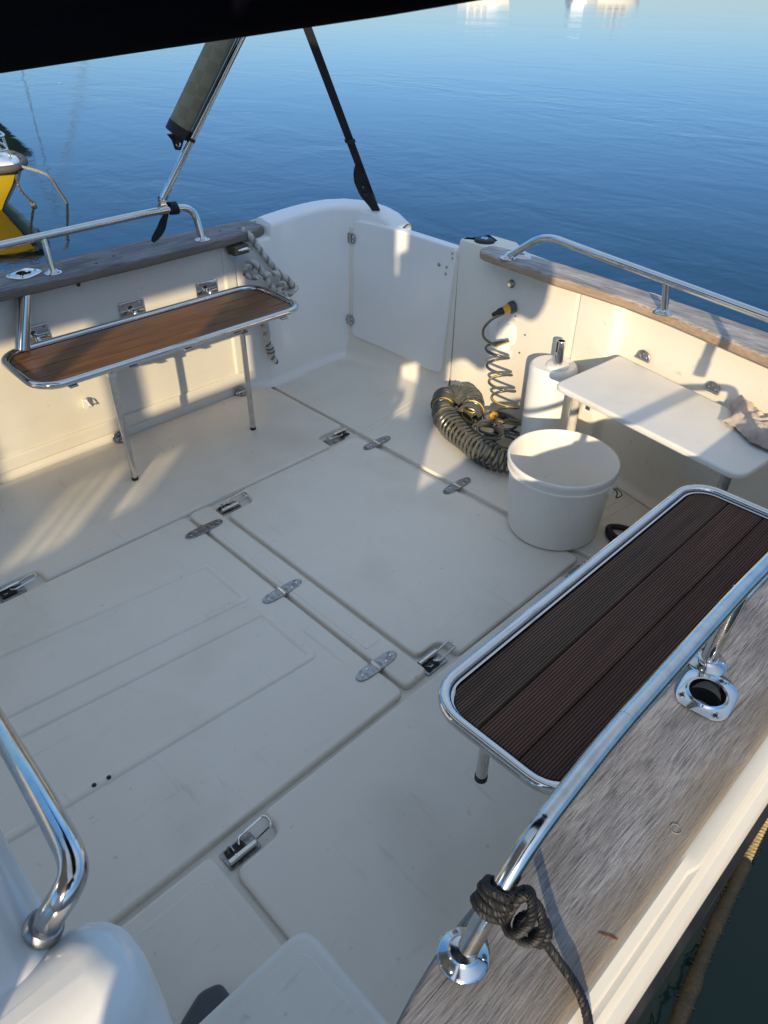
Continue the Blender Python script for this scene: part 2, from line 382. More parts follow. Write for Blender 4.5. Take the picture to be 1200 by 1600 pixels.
def bend(pts, r, n=7):
    """polyline with rounded corners (3D, open)"""
    P = [Vector(p) for p in pts]; out = [P[0]]
    for i in range(1, len(P) - 1):
        a = P[i - 1] - P[i]; b = P[i + 1] - P[i]; t = min(r, a.length * .48, b.length * .48)
        a = P[i] + a.normalized() * t; b = P[i] + b.normalized() * t
        for k in range(n + 1):
            u = k / n; out.append(a * (1 - u) ** 2 + P[i] * 2 * u * (1 - u) + b * u * u)
    out.append(P[-1]); return out
def frames(path):
    P = [Vector(p) for p in path]; n = len(P); F = []
    T = [(P[min(i + 1, n - 1)] - P[max(i - 1, 0)]).normalized() for i in range(n)]
    up = Vector((0, 0, 1)) if abs(T[0].z) < .9 else Vector((1, 0, 0))
    N = (up - T[0] * up.dot(T[0])).normalized()
    for i in range(n):
        N = (N - T[i] * N.dot(T[i])).normalized(); F.append((P[i], T[i], N, T[i].cross(N)))
    return F
def resample(path, step):
    P = [Vector(p) for p in path]; out = [P[0].copy()]; acc = 0.
    for a, b in zip(P, P[1:]):
        L = (b - a).length; 
        if L < 1e-9: continue
        d = step - acc
        while d <= L:
            out.append(a + (b - a) * (d / L)); d += step
        acc = (acc + L) % step
    return out
def rope_mesh(mb, path, R, mats, strands=3, pitch=.045, seg=6, step=None):
    pts = resample(path, step or pitch / 9); F = frames(pts); s = step or pitch / 9
    for k in range(strands):
        sp = []
        for i, (p, t, n, b) in enumerate(F):
            a = 2 * PI * (i * s / pitch + k / strands); sp.append(p + (n * math.cos(a) + b * math.sin(a)) * R * .5)
        mb.tube(sp, R * .56, mats[k % len(mats)], seg)
    return mb
def coil_path(axis, R, pitch, n=16, step=.004, ph=0.):
    F = frames(resample(axis, step)); out = []; total = (len(F) - 1) * step
    turns = total / pitch; N = int(turns * n)
    for i in range(N + 1):
        u = i / N * (len(F) - 1); j = int(u); f = u - j; j2 = min(j + 1, len(F) - 1)
        p = F[j][0].lerp(F[j2][0], f); nn = F[j][2].lerp(F[j2][2], f).normalized(); b = F[j][3].lerp(F[j2][3], f).normalized()
        a = 2 * PI * i / n + ph; r = R(i / N) if callable(R) else R
        out.append(p + (nn * math.cos(a) + b * math.sin(a)) * r)
    return out

def thing(name, loc, label, cat, group=None):
    o = bpy.data.objects.new(name, None); COL.objects.link(o); o.location = loc; o.empty_display_size = .05
    o['label'] = label; o['category'] = cat
    if group: o['group'] = group
    return o
def tag(o, label, cat, group=None):
    o['label'] = label; o['category'] = cat
    if group: o['group'] = group
    return o
def struct(o, kind='structure'): o['kind'] = kind; return o
def dup(o, loc, parent=None, rotz=0., label=None):
    c = o.copy(); COL.objects.link(c); c.parent = parent
    c.location = Vector(loc) - (wpos(parent) if parent else Vector((0, 0, 0))); c.rotation_euler = (0, 0, rotz)
    if label: c['label'] = label
    return c
def RX(a): return Matrix.Rotation(a, 4, 'X')
def RY(a): return Matrix.Rotation(a, 4, 'Y')
def RZ(a): return Matrix.Rotation(a, 4, 'Z')
def toward(d):  # rotation taking z to d
    return Vector((0, 0, 1)).rotation_difference(Vector(d).normalized()).to_matrix().to_4x4()

CX = -1.43          # centreline of the boat
WZ = -.30           # water level
# ------------------------------------------------------------------ water
wb = MB(); S = 900
wb.add([(-S, -S, WZ), (S, -S, WZ), (S, S, WZ), (-S, S, WZ)], [(0, 1, 2, 3)], M['water'])
struct(wb.build('water', base=(0, 0, 0)))

# ------------------------------------------------------------------ the boat
boat = thing('motor_boat', (CX, 0, 0), 'cream boat seen from its own cockpit, with deck hatches, transom door and grey teak caps', 'boat')

# hull: port and starboard sides lofted forward to the bow, closed by the transom
prof = [(1.36, .665), (1.392, .66), (1.396, .645), (1.397, .58), (1.385, .2), (1.36, -.1), (1.30, -.35), (1.0, -.6), (0, -.75)]
st = [(2.08, 1.0), (1.0, 1.0), (-1.0, 1.0), (-2.5, .98), (-3.6, .88), (-4.6, .62), (-5.3, .3), (-5.7, .03)]
h = MB(); rows = []
for y, k in st:
    half = [(CX + hx * k, y, z + (0 if y > -1 else (-(y + 1)) * .05 * (z + .75))) for hx, z in prof]
    other = [(2 * CX - x, y, z) for x, y, z in half]
    rows.append(half + other[::-1][1:])
h.grid(rows, M['hullpaint'])
h.build('hull', boat)
for sgn in (1, -1):                                  # sheer moulding and dark strake
    pr = [(1.355, .60), (1.355, .702), (1.362, .7045), (1.371, .700), (1.3735, .6935), (1.380, .6935), (1.383, .690), (1.387, .681), (1.3965, .678), (1.4, .668), (1.4, .652), (1.394, .646), (1.37, .60)]
    m = MB(); rows = []
    for y in (-3.0, -1, 0, .3, .45, .5, .55, .57, .59, .62, .75, 1.2, 1.7, 2.08):
        row = []
        for i, (hx, z) in enumerate(pr):
            d = 0
            if i in (3, 4) and y > .585: d = .006          # the bead steps outboard
            row.append((CX + sgn * (hx + d), y, z))
        rows.append(row)
    m.grid(rows, M['moulding'], closed_v=True); m.build('sheer_moulding', boat)
    m = MB(); pr2 = [(1.3755, .640), (1.3985, .640), (1.4065, .628), (1.4075, .59), (1.398, .575), (1.3755, .575)]
    m.grid([[(CX + sgn * hx, y, z) for hx, z in pr2] for y in (-3., 0, 2.08)], M['strake'], closed_v=True); m.build('rubbing_strake', boat)

# cockpit sole: base tray and lids
WALLB = [(-2.655, 2.285), (-2.62, 2.31), (-2.45, 2.338), (-2.25, 2.364), (-2.03, 2.380), (-1.9, 2.379), (-1.75, 2.370), (-1.6, 2.343), (-1.43, 2.310), (-1.362, 2.303)]
m = MB(); m.box((CX, 1.0, -.035), (2.6, 3.5, .03), M['sole']); m.build('cockpit_tray', boat)
GB = .008
def lid(name, pts, label=None, r=.028, z=0., emb=None):
    m = MB(); m.prism(fillet(pts, r), -.019, z, M['sole'], GB if name == 'deck_hatch' else .011, 5)
    for e in emb or []:
        o = fillet(e, .035, 6)
        m.grid([[(x, y, z + h_) for x, y in inset(o, d)] for d, h_ in ((0, -.001), (.002, .0015), (.006, .0045), (.009, .0052), (.021, .0052), (.024, .0045), (.028, .0015), (.030, -.001))], M['sole'], closed_v=True)
    return m.build(name, boat, label=label)
h1 = lid('deck_hatch', [(-1.985, -.7), (-.878, -.7), (-.878, .950), (-1.985, .950)], 'wide hatch lid nearest the helm, two raised panels moulded into it',
         emb=[[(-1.85, -.4), (-1.58, -.4), (-1.462, .872), (-1.715, .872)], [(-1.53, -.4), (-1.215, -.4), (-1.135, .87), (-1.405, .87)]])
m = MB(); m.prism(fillet([(-1.985, .963), (-.886, .963), (-.886, 1.052), (-1.985, 1.052)], .02), -.019, .001, M['sole'], GB, 4)
m.prism(fillet([(-1.80, .978), (-1.06, .978), (-1.06, 1.038), (-1.80, 1.038)], .012), -.002, .0028, M['sole'], .0025, 2); m.build('deck_beam', boat)
h2 = lid('deck_hatch', [(-1.985, 1.188, .02), (-1.893, 1.188), (-1.893, 1.068), (-.943, 1.068), (-.943, 1.160), (-.868, 1.160, .02), (-.868, 1.783), (-1.985, 1.783)],
         'square hatch lid aft of the narrow beam, latch notches in two corners')
h3 = lid('side_lid', [(-2.652, -.7), (-1.999, -.7), (-1.999, .285, .022), (-2.066, .285), (-2.066, .445), (-1.999, .445, .022), (-1.999, 1.655, .022), (-2.092, 1.655), (-2.092, 1.802, .022), (-2.652, 1.802)],
         'long deck lid under the brown bench, along the starboard side')
h4 = lid('side_lid', [(-.794, .335), (-.2, .335), (-.2, 1.79), (-.795, 1.79, .022), (-.795, 1.668), (-.862, 1.668, .022), (-.862, .462, .022), (-.794, .462)],
         'deck lid under the dark ribbed bench, along the port side')
m = MB(); m.prism(fillet([(-.858, -.7), (-.2, -.7), (-.2, .318), (-.858, .318)], .02), -.019, .0, M['sole'], GB, 4)
m.prism(fillet([(-.82, -.6), (-.25, -.6), (-.25, .283), (-.82, .283)], .02), -.002, .0025, M['sole'], .003, 2)
m.build('fore_lid', boat, label='small deck lid beside the white helm moulding')
m = MB()
m.prism([(-2.652, 1.815), (-.2, 1.815)] + [(-.2, 2.06), (-.6, 2.15), (-1.1, 2.27), (-1.36, 2.30)] + WALLB[::-1][1:] + [(-2.652, 2.25)], -.019, -.001, M['sole'], .005, 3)
for x0, y0, x1, y1 in ((-2.0, 1.83, -2.045, 2.24), (-1.972, 1.83, -2.015, 2.24), (-.995, 1.83, -.95, 2.22), (-.955, 1.83, -.91, 2.21)):
    m.tube([(x0, y0, -.0022), (x1, y1, -.0022)], .003, M['sole'], 8)
m.build('aft_deck', boat)
for x, y in ((-1.191, .212), (-1.186, .247)):
    m = MB(); m.lathe([(0, .0085), (.0046, .0085), (.0056, .007), (.0056, 0)], M['dark'], 12, (x, y, 0)); m.build('screw', h1)

# hinges (local mesh along y, centred on the seam)
def hinge_mesh(name, parent, loc, L=.148, W=.040):
    m = MB(); x, y, z = loc
    out = []
    for s_ in (1, -1):
        out += [(s_ * W * .5, s_ * .012), (s_ * W * .46, s_ * (L * .33)), (s_ * W * .33, s_ * (L * .45)), (s_ * W * .12, s_ * L * .5), (-s_ * W * .12, s_ * L * .5), (-s_ * W * .33, s_ * (L * .45)), (-s_ * W * .46, s_ * L * .33), (-s_ * W * .5, s_ * .012)]
    m.prism([(x + a, y + b) for a, b in out], z - .004, z + .0035, M['steel_dull'], .0015, 2)
    m.tube([(x - W * .48, y, z + .003), (x + W * .48, y, z + .003)], .0055, M['steel_worn'], 10)
    for a, b in ((0, .054), (0, -.054), (.008, .030), (-.008, -.030)):
        m.lathe([(0, .0045), (.0035, .0045), (.005, .003)], M['steel_worn'], 10, (x + a, y + b, z + .0005))
    return m.build('hinge', parent)
hp = hinge_mesh('hinge', h1, (-1.870, .957, .001))
for x in (-1.425, -.996): dup(hp, Vector((x + 1.870, 0, 0)) + wpos(h1), h1)
hp2 = hinge_mesh('hinge', h2, (-1.877, 1.805, .001))
for x in (-1.435, -.985): dup(hp2, Vector((x + 1.877, 0, 0)) + wpos(h2), h2)

# flush latches: plate, barrel and wire bail
def latch(parent, x, y, sgn=1, ang=0., side=1):
    """x,y centre; sgn: bail towards +y or -y; side: barrel on +x or -x"""
    m = MB(); z = -.013
    m.prism(rrect(x - .024, x + .026, y - .062, y + .020, .005, 2), -.0195, z - .002, M['steel_dull'], .001, 1)
    m.prism(rrect(x - .016, x + .016, y - .006, y + .018, .003, 2), -.0195, z + .001, M['steel_dull'], .001, 1) if sgn > 0 else None
    m.box((x - side * .004, y - sgn * .03, z + .002), (.028, .044, .005), M['dark'], b=.0015)
    m.tube([(x + side * .015, y - sgn * .058, z + .009), (x + side * .015, y + sgn * .012, z + .009)], .0075, M['steel'], 12)
    m.tube([(x + side * .015, y - sgn * .040, z + .009), (x + side * .015, y - sgn * .036, z + .009)], .0088, M['steel_worn'], 12)
    bx = x - side * .018
    m.tube(bend([(x + side * .013, y + sgn * .006, z + .010), (x + side * .013, y + sgn * .062, z + .020), (bx, y + sgn * .062, z + .022), (bx, y - sgn * .012, z + .014), (x - side * .004, y - sgn * .02, z + .011)], .012, 5), .0028, M['steel'], 8)
    m.tube([(x - side * .004, y - sgn * .045, z + .006), (x - side * .016, y - sgn * .043, z + .012), (x - side * .016, y - sgn * .035, z + .012), (x - side * .002, y - sgn * .035, z + .006)], .002, M['steel'], 6)
    return m.build('latch', parent)
latch(h4, -.829, .395, 1, side=1)
latch(h3, -2.033, .365, 1, side=-1)
latch(h2, -1.940, 1.125, 1, side=1)
latch(h2, -.905, 1.11, 1, side=-1)
latch(h3, -2.046, 1.735, -1, side=-1)
latch(h4, -.829, 1.73, -1, side=1)

# ---- walls by sweeping a section along a plan path
def sweep(mb, path, section, mat, closed_sec=False):
    n = len(path); rows = []
    for i in range(n):
        p = Vector(path[i]); a = Vector(path[max(i - 1, 0)]); b = Vector(path[min(i + 1, n - 1)])
        e1 = (p - a).normalized() if i > 0 else (b - p).normalized(); e2 = (b - p).normalized() if i < n - 1 else e1
        n1 = Vector((-e1.y, e1.x)); n2 = Vector((-e2.y, e2.x)); mm = n1 + n2; q = max(mm.dot(n1), .5)
        sec = section(i, p) if callable(section) else section
        rows.append([(p.x + mm.x * o / q, p.y + mm.y * o / q, z) for o, z in sec])
    mb.grid(rows, mat, closed_v=closed_sec); return mb
def cove(r, n=5): return [(-r + r * math.sin(PI / 2 * k / n), r - r * math.cos(PI / 2 * k / n)) for k in range(n + 1)]
# starboard and port liners
def arc(cx, cy, r, a0, a1, n=6): return [(cx + r * math.cos(a0 + (a1 - a0) * k / n), cy + r * math.sin(a0 + (a1 - a0) * k / n)) for k in range(n + 1)]
def side_liner(sgn):
    X = lambda x: x if sgn < 0 else 2 * CX - x
    m = MB()
    # wall shell: inner face, with a coved foot, top flange and outer face behind
    sec = [(-2.655, -.018), (-2.660, .012), (-2.668, .03), (-2.67, .06), (-2.67, .674), (-2.76, .674), (-2.76, -.018)]
    ys = (-3.0, -1, 0, .5, 1.0, 1.5, 1.95)
    m.grid([[(X(x), y, z) for x, z in sec] for y in ys], M['liner'])
    # raised frames of the moulded panels: plinth, aft pilaster and a middle rib
    for y0, y1, z0, z1, t in ((-.6, 1.95, .028, .088, .012), (1.66, 1.72, .086, .674, .010), (.50, .535, .086, .674, .007)):
        xs = sorted((X(-2.671), X(-2.67 + t)))
        o = [(y0, z0), (y1, z0), (y1, z1), (y0, z1)]
        t2 = MB(); t2.prism(fillet(o, .012, 3), 0, t + .001, M['liner'], min(t * .9, .009), 4)
        m.add([(X(-2.671 + c), a, b) for a, b, c in t2.v], t2.f, M['liner'])
    return m.build('side_liner', boat)
side_liner(-1); side_liner(1)
# starboard quarter block: bulges into the cockpit and rises to a rounded coaming
m = MB()
qpath = [(-2.667, 1.72), (-2.655, 1.76), (-2.632, 1.80), (-2.622, 1.84), (-2.623, 1.885), (-2.624, 1.90), (-2.63, 1.96), (-2.642, 2.05), (-2.650, 2.14), (-2.650, 2.21), (-2.640, 2.265), (-2.618, 2.305), (-2.585, 2.330), (-2.53, 2.350), (-2.47, 2.364), (-2.41, 2.376), (-2.35, 2.385)]
tops = [.672, .672, .673, .673, .673, .722, .726, .729, .731, .732, .732, .731, .729, .725, .716, .698, .662]
def qsec(i, p):
    zt = tops[i]; w = .085; r = .022
    s_ = cove(.035)
    s_ = [(o, z - .001) for o, z in s_]
    s_ += [(0, zt - r)] + [(r - r * math.cos(PI / 2 * k / 5), zt - r + r * math.sin(PI / 2 * k / 5)) for k in range(1, 6)]
    s_ += [(w * .8, zt + .012)] + [(w + .02 * math.sin(PI / 2 * k / 4), zt + .012 - .02 + .02 * math.cos(PI / 2 * k / 4)) for k in range(1, 5)]
    s_ += [(w + .02, .3)]
    return s_
sweep(m, qpath, qsec, M['white']); 
m.build('quarter_coaming', boat)
# transom wall behind the door, the post, and the port part with its recesses
dpath = [(-2.63, 2.300), (-2.52, 2.322), (-2.36, 2.345)] + [(-2.25, 2.360), (-2.03, 2.377), (-1.99, 2.379)]
m = MB()
sweep(m, dpath, [(o, z - .001) for o, z in cove(.04)] + [(.006, .10), (.012, .64), (.055, .64), (.055, -.02)], M['liner']); m.build('door_sill_wall', boat)
ppath = [(-1.992, 2.42), (-1.985, 2.385), (-1.972, 2.378), (-1.9, 2.377), (-1.80, 2.372), (-1.75, 2.369), (-1.6, 2.342), (-1.43, 2.308), (-1.362, 2.300), (-1.350, 2.299), (-1.347, 2.312), (-1.331, 2.309), (-1.328, 2.296),
         (-1.19, 2.277), (-1.175, 2.277), (-1.166, 2.283), (-1.160, 2.294), (-1.150, 2.301), (-1.135, 2.303), (-1.0, 2.276), (-.8, 2.229), (-.6, 2.172), (-.4, 2.118), (-.2, 2.06)]
def psec(i, p):
    zt = .700 if p.x < -1.79 else .674
    return [(o, z - .001) for o, z in cove(.03)] + [(0, .12), (0, zt - .012), (.004, zt - .003), (.012, zt), (.14, zt), (.15, zt - .01), (.15, -.02)]
m = MB(); sweep(m, ppath, psec, M['liner']); m.build('transom_wall', boat)
m = MB(); sweep(m, [(-2.79, 2.25), (-2.70, 2.35), (-2.5, 2.41), (-2.2, 2.44), (-1.75, 2.43), (-1.43, 2.395), (-1.1, 2.345), (-.6, 2.25), (-.3, 2.155)], [(0, .50), (0, .54), (-.03, .54), (-.03, .50)], M['moulding'], True); m.build('transom_moulding', boat)
m = MB(); sweep(m, [(2 * CX - -.033, 2.08), (-2.79, 2.24), (-2.70, 2.34), (-2.5, 2.40), (-2.2, 2.43), (-1.75, 2.42), (-1.43, 2.385), (-1.1, 2.335), (-.6, 2.24), (-.2, 2.12), (-.033, 2.08)], [(0, .62), (0, .2), (0, -.3), (.0, -.7)], M['hullpaint']); m.build('transom', boat)
# black pad on the post
m = MB(); c = (-1.888, 2.425, .7)
m.lathe([(0, .010), (.012, .010), (.016, .012), (.036, .012), (.043, .008), (.045, .0)], M['black'], 28, c, sc=(1, .85))
m.lathe([(.0, .0125), (.008, .0125), (.009, .0155), (.014, .0155), (.015, .0125)], M['steel_worn'], 20, c); m.build('mooring_pad', boat)

# transom door: rounded panel following the curve, hinges, latch plate
def W(x):
    P = [(-2.62, 2.31), (-2.45, 2.338), (-2.25, 2.36), (-2.03, 2.379), (-1.9, 2.379), (-1.75, 2.370), (-1.6, 2.343), (-1.43, 2.310), (-1.1, 2.27), (-.6, 2.15), (-.25, 2.05)]
    for (a, b), (c, d) in zip(P, P[1:]):
        if x <= c: return b + (d - b) * (x - a) / (c - a)
    return P[-1][1]
door = None
def curved_panel(mb, out, t0, t1, mat, b=.006):
    """out: polygon in (x, z); t0..t1 distances in front of (towards -y) the wall"""
    t2 = MB(); t2.prism(out, t0, t1, mat, b, 3)
    mb.add([(x, W(x) - c + (.03 * z), z) for x, z, c in t2.v], t2.f, mat); return mb
dout = []
o = fillet([(-2.585, .118, .03), (-2.037, .072, .035), (-1.998, .655, .02), (-2.30, .672, .05), (-2.575, .676, .03)], .03, 5)
# extra points along long edges so the panel can curve
for i in range(len(o)):
    a, b2 = Vector(o[i]), Vector(o[(i + 1) % len(o)]); n = max(1, int((b2 - a).length / .06))
    dout += [tuple(a.lerp(b2, k / n)) for k in range(n)]
m = MB()
t2 = MB(); n = len(dout)
rings = [(0, -.028), (0, .008)] + [(.007 - .007 * math.cos(PI / 2 * k / 3), .008 + .006 * math.sin(PI / 2 * k / 3)) for k in range(1, 4)] + [(.012, .014)]
vs = []; fs = []
cxm, czm = -2.29, .38
for d, tt in rings:
    vs += [(x, z, tt) for x, z in inset(dout, d)]
for i in range(len(rings) - 1):
    for j in range(n): fs.append((i * n + j, i * n + (j + 1) % n, (i + 1) * n + (j + 1) % n, (i + 1) * n + j))
base_i = (len(rings) - 1) * n
for q in range(1, 13):      # concentric rings fill the face so that it bends with the wall
    k = 1 - q / 12
    vs += [(cxm + (x - cxm) * k, czm + (z - czm) * k, .014) for x, z in inset(dout, .012)]
    a = base_i + (q - 1) * n; b2 = base_i + q * n
    for j in range(n): fs.append((a + j, a + (j + 1) % n, b2 + (j + 1) % n, b2 + j))
fs.append(tuple(range(n)))
m.add([(x, W(x) - t + .03 * z, z) for x, z, t in vs], fs, M['white'])
door = m.build('transom_door', boat)
def leaf_hinge(x, z, name='hinge'):
    m = MB(); y = W(x) - .016 + .03 * z
    for s_ in (-1, 1):
        t2 = MB(); t2.prism(fillet([(x, z - .024), (x + s_ * .019, z - .022), (x + s_ * .027, z - .008), (x + s_ * .027, z + .008), (x + s_ * .019, z + .022), (x, z + .024)], .008, 3), 0, .004, M['steel_dull'], .0015, 2)
        m.add([(a, y - c, b) for a, b, c in t2.v], t2.f, M['steel_dull'])
    m.tube([(x, y - .004, z - .023), (x, y - .004, z + .023)], .005, M['steel_worn'], 10)
    for a, b in ((-.016, .010), (.016, .010), (-.016, -.010), (.016, -.010)):
        m.lathe([(0, .002), (.003, .002), (.0042, 0)], M['steel'], 8, (x + a, y - .004, z + b), RX(PI / 2))
    return m.build(name, door)
leaf_hinge(-2.588, .592); leaf_hinge(-2.594, .197)
for x, z, r in ((-2.087, .571, .0075), (-2.046, .568, .005), (-2.048, .540, .0055), (-2.02, .632, .004), (-2.018, .612, .004)):
    m = MB(); m.lathe([(0, .004), (r * .7, .004), (r, .0015), (r * 1.2, 0)], M['steel_dull'], 12, (x, W(x) - .014 + .03 * z, z), RX(PI / 2)); m.build('screw', door)

# pedestal with flange and cut post
m = MB(); c = (-1.345, 2.215, 0)
m.lathe([(.125, 0), (.105, .012), (.095, .035), (.092, .1), (.090, .390), (.087, .400), (.080, .406), (.0, .406)], M['white'], 40, c)
ped = m.build('pump_pedestal', boat)
m = MB(); cc = (c[0] + .022, c[1] - .012, .406)
m.lathe([(0, .012), (.034, .012), (.041, .008), (.043, 0)], M['white'], 32, cc)
m.lathe([(.043, .001), (.046, .001), (.046, -.001)], M['white'], 32, cc); m.build('flange', ped)
m = MB(); m.lathe([(.0165, .0), (.0165, .092), (.0155, .094), (.0125, .094), (.0125, .05), (0, .05)], M['steel'], 24, (cc[0], cc[1], .413))
m.box((cc[0] - .004, cc[1] - .0165, .487), (.007, .003, .04), M['dark']); m.build('post', ped)

# hose outlet: round access plate, coupling, small knob
m = MB(); xx, zz = -1.652, .392; yy = W(xx)
m.lathe([(.105, -.01), (.105, .004), (.099, .009), (.070, .010), (.068, .004), (.045, .003), (.043, .012), (.025, .015), (0, .015)], M['white'], 44, (xx, yy + .002, zz), RZ(.14) @ RX(PI / 2))
for k in range(6):
    a = 2 * PI * (k + .3) / 6
    m.lathe([(0, .012), (.003, .012), (.0042, .008)], M['steel_dull'], 8, (xx + .085 * math.cos(a), yy + .002 - .012 * math.cos(a), zz + .085 * math.sin(a)), RX(PI / 2))
m.build('access_plate', boat)
m = MB(); m.lathe([(0, .014), (.012, .014), (.016, .010), (.016, 0)], M['steel_dull'], 16, (-1.679, W(-1.679) + .002, .594), RX(PI / 2))
m.lathe([(0, .03), (.007, .03), (.008, .0)], M['steel'], 12, (-1.672, W(-1.672) + .002, .597), RX(PI / 2)); m.build('wall_knob', boat)

# gunwale caps of grey teak -----------------------------------------------------
capA = fillet([(-2.61, -3.), (-2.60, .8), (-2.598, 1.3), (-2.618, 1.70), (-2.642, 1.85, .03), (-2.66, 1.885, .03), (-2.80, 1.895, .02), (-2.812, 1.3), (-2.80, .8), (-2.79, -3.)], .02, 3)
m = MB(); m.prism(capA, .675, .711, M['teak_star'], .008, 4, both=True); capS = m.build('gunwale_cap', boat, label='bluish grey teak cap along the starboard side')
capC = fillet([(-.071, -3.), (-.0715, 2.2), (-.205, 2.2), (-.212, 1.0), (-.212, .42), (-.207, .30), (-.196, .235), (-.18, .18), (-.17, .05), (-.17, -3.)], .03, 4)
m = MB(); m.prism(capC, .675, .711, M['teak_port'], .007, 4, both=True); capP = m.build('gunwale_cap', boat, label='sunlit weathered teak cap along the port side')
inB = [(-1.812, 2.300), (-1.78, 2.283), (-1.60, 2.262), (-1.43, 2.243), (-1.25, 2.238), (-1.1, 2.227), (-.94, 2.198), (-.71, 2.140), (-.60, 2.111), (-.22, 2.01)]
outB = [(-.22, 2.19), (-.67, 2.285), (-1.0, 2.332), (-1.25, 2.365), (-1.467, 2.385), (-1.70, 2.39), (-1.80, 2.385), (-1.815, 2.37)]
m = MB(); m.prism(fillet([(-1.818, 2.335, .004)] + [(x, y, .012) for x, y in inB + outB], .012, 2), .675, .711, M['teak_aft'], .009, 4, both=True)
capB = m.build('gunwale_cap', boat, label='curved teak cap across the transom, pale top and orange worn edge')
# bungs in the caps
m = MB()
m.lathe([(0, .0004), (.0058, .0004), (.0061, .0011), (.0068, .0011), (.0072, .0)], M['teak_port'], 18, (-.093, .602, .7109)); m.build('bung', capP)
for x, y in ((-2.70, 1.21), (-2.66, 1.12), (-2.72, 1.7), (-2.70, 1.78)):
    m = MB(); m.lathe([(0, .001), (.006, .001), (.0065, .0)], M['dark'], 12, (x, y, .7108)); m.build('bung', capS)
m = MB(); m.prism([(-.094, .4285), (-.086, .4305), (-.078, .4345), (-.0745, .4375), (-.080, .4375), (-.088, .4335)], .7095, .7118, surf('raw_split', (.13, .045, .025), .85, var=.4, vscale=200), .0006, 1); m.build('splinter', capP)

# holes for the rod holders
def drill(obj, c, r, axis, L=.2):
    cm = MB(); ax = Vector(axis).normalized(); c = Vector(c)
    cm.tube([c - ax * L * .5, c + ax * L * .5], r, M['dark'], 28); cut = cm.build('cutter', base=(0, 0, 0))
    md = obj.modifiers.new('hole', 'BOOLEAN'); md.object = cut; md.operation = 'DIFFERENCE'; md.solver = 'EXACT'
    bpy.context.view_layer.update(); dg = bpy.context.evaluated_depsgraph_get()
    me = bpy.data.meshes.new_from_object(obj.evaluated_get(dg)); obj.modifiers.clear(); obj.data = me
    me.set_sharp_from_angle(angle=math.radians(40))
    bpy.data.objects.remove(cut)

# fittings under / beside the starboard cap
m = MB(); m.box((-2.622, 1.715, .655), (.05, .075, .036), M['brass'], RZ(.1), .004)
m.tube([(-2.60, 1.70, .655), (-2.585, 1.735, .66), (-2.60, 1.765, .65)], .006, M['steel_worn'], 8); m.build('fairlead', boat)
m = MB(); m.tube([(-2.645, 1.79, .575), (-2.60, 1.752, .578), (-2.575, 1.728, .588)], .017, M['steel_dull'], 16, rfun=lambda t: 1 - .12 * t); m.build('cleat_horn', boat)
m = MB(); m.box((-2.655, .947, .20), (.012, .02, .04), M['white'], None, .003)
m.tube([(-2.65, .947, .217), (-2.637, .95, .215), (-2.637, .96, .19), (-2.65, .96, .188)], .003, M['white'], 8); m.build('wall_clip', boat)
m = MB(); m.lathe([(0, .012), (.006, .012), (.008, 0)], M['black'], 12, (-2.645, 1.03, .664), RX(PI)); m.build('cap_lamp', boat)
def butt(x, y, z, d, both=True):
    """round butt hinge: half on the wall, half on the lid"""
    m = MB(); d = Vector(d).normalized(); side = Vector((0, 0, 1)).cross(d).normalized()
    for nrm, upv in ((d, Vector((0, 0, 1))), (Vector((0, 0, 1)), d))[:2 if both else 1]:
        o = [(-.027, 0), (.027, 0)] + [(.027 * math.cos(a), .008 + .027 * math.sin(a)) for a in [PI * k / 10 for k in range(11)]]
        t2 = MB(); t2.prism(o, 0, .004, M['steel_dull'], .001, 1)
        m.add([Vector((x, y, z)) + side * a + upv * b + nrm * c_ for a, b, c_ in t2.v], t2.f, M['steel_dull'])
        for a, b in ((-.013, .014), (.013, .014), (0, .024)):
            m.lathe([(0, .006), (.003, .006), (.0042, .004)], M['steel'], 8, Vector((x, y, z)) + side * a + upv * b, toward(nrm))
    m.tube([Vector((x, y, z)) - side * .027 + d * .004 + Vector((0, 0, .004)), Vector((x, y, z)) + side * .027 + d * .004 + Vector((0, 0, .004))], .005, M['steel_worn'], 10)
    return m
butt(-2.645, 1.041, .004, (1, 0, 0)).build('hinge', h3); butt(-2.645, 1.655, .004, (1, 0, 0)).build('hinge', h3)
m = MB(); t2 = MB(); t2.prism(rrect(-1.235, -1.18, .225, .285, .006, 3), 0, .006, M['white'], .002, 2)
m.add([(a, 2.288 - c_ - .15 * (a + 1.235), b) for a, b, c_ in t2.v], t2.f, M['white'])
m.box((-1.207, 2.275, .255), (.018, .004, .022), M['greyplastic'], RZ(-.15), .001); m.build('socket_plate', boat)

# helm moulding, locker and catch at the near edge -------------------------------
def rounded_block(mb, out, z0, z1, b, mat): mb.prism(out, z0, z1, mat, b, 10); return mb
def soft_block(m, x0, x1, y0, y1, r, z0, z1, b, mat):
    """rounded moulding: rings of a soft profile closed by concentric rings"""
    rows = []; prof = [(0, z0), (0, z1 - b * 1.6), (0, z1 - b)] + [(b - b * math.cos(PI / 2 * k / 8), z1 - b + b * math.sin(PI / 2 * k / 8)) for k in range(1, 9)]
    for d, z in prof: rows.append([(x, y, z) for x, y in rrect(x0 + d, x1 - d, y0 + d, y1 - d, max(.004, r - d), 8)])
    cx_, cy_ = (x0 + x1) / 2, (y0 + y1) / 2
    for k in (.8, .5, .2, .02): rows.append([(cx_ + (x - cx_) * k, cy_ + (y - cy_) * k, z1 + .003 * (1 - k)) for x, y, z in rows[len(prof) - 1]])
    m.grid(rows, mat, closed_v=True)
m = MB(); soft_block(m, -.95, -.40, -.55, .004, .05, .45, .826, .045, M['white'])
soft_block(m, -.456, -.338, -.45, .056, .052, .45, .822, .050, M['white'])
helm = m.build('helm_moulding', boat, smooth=75)
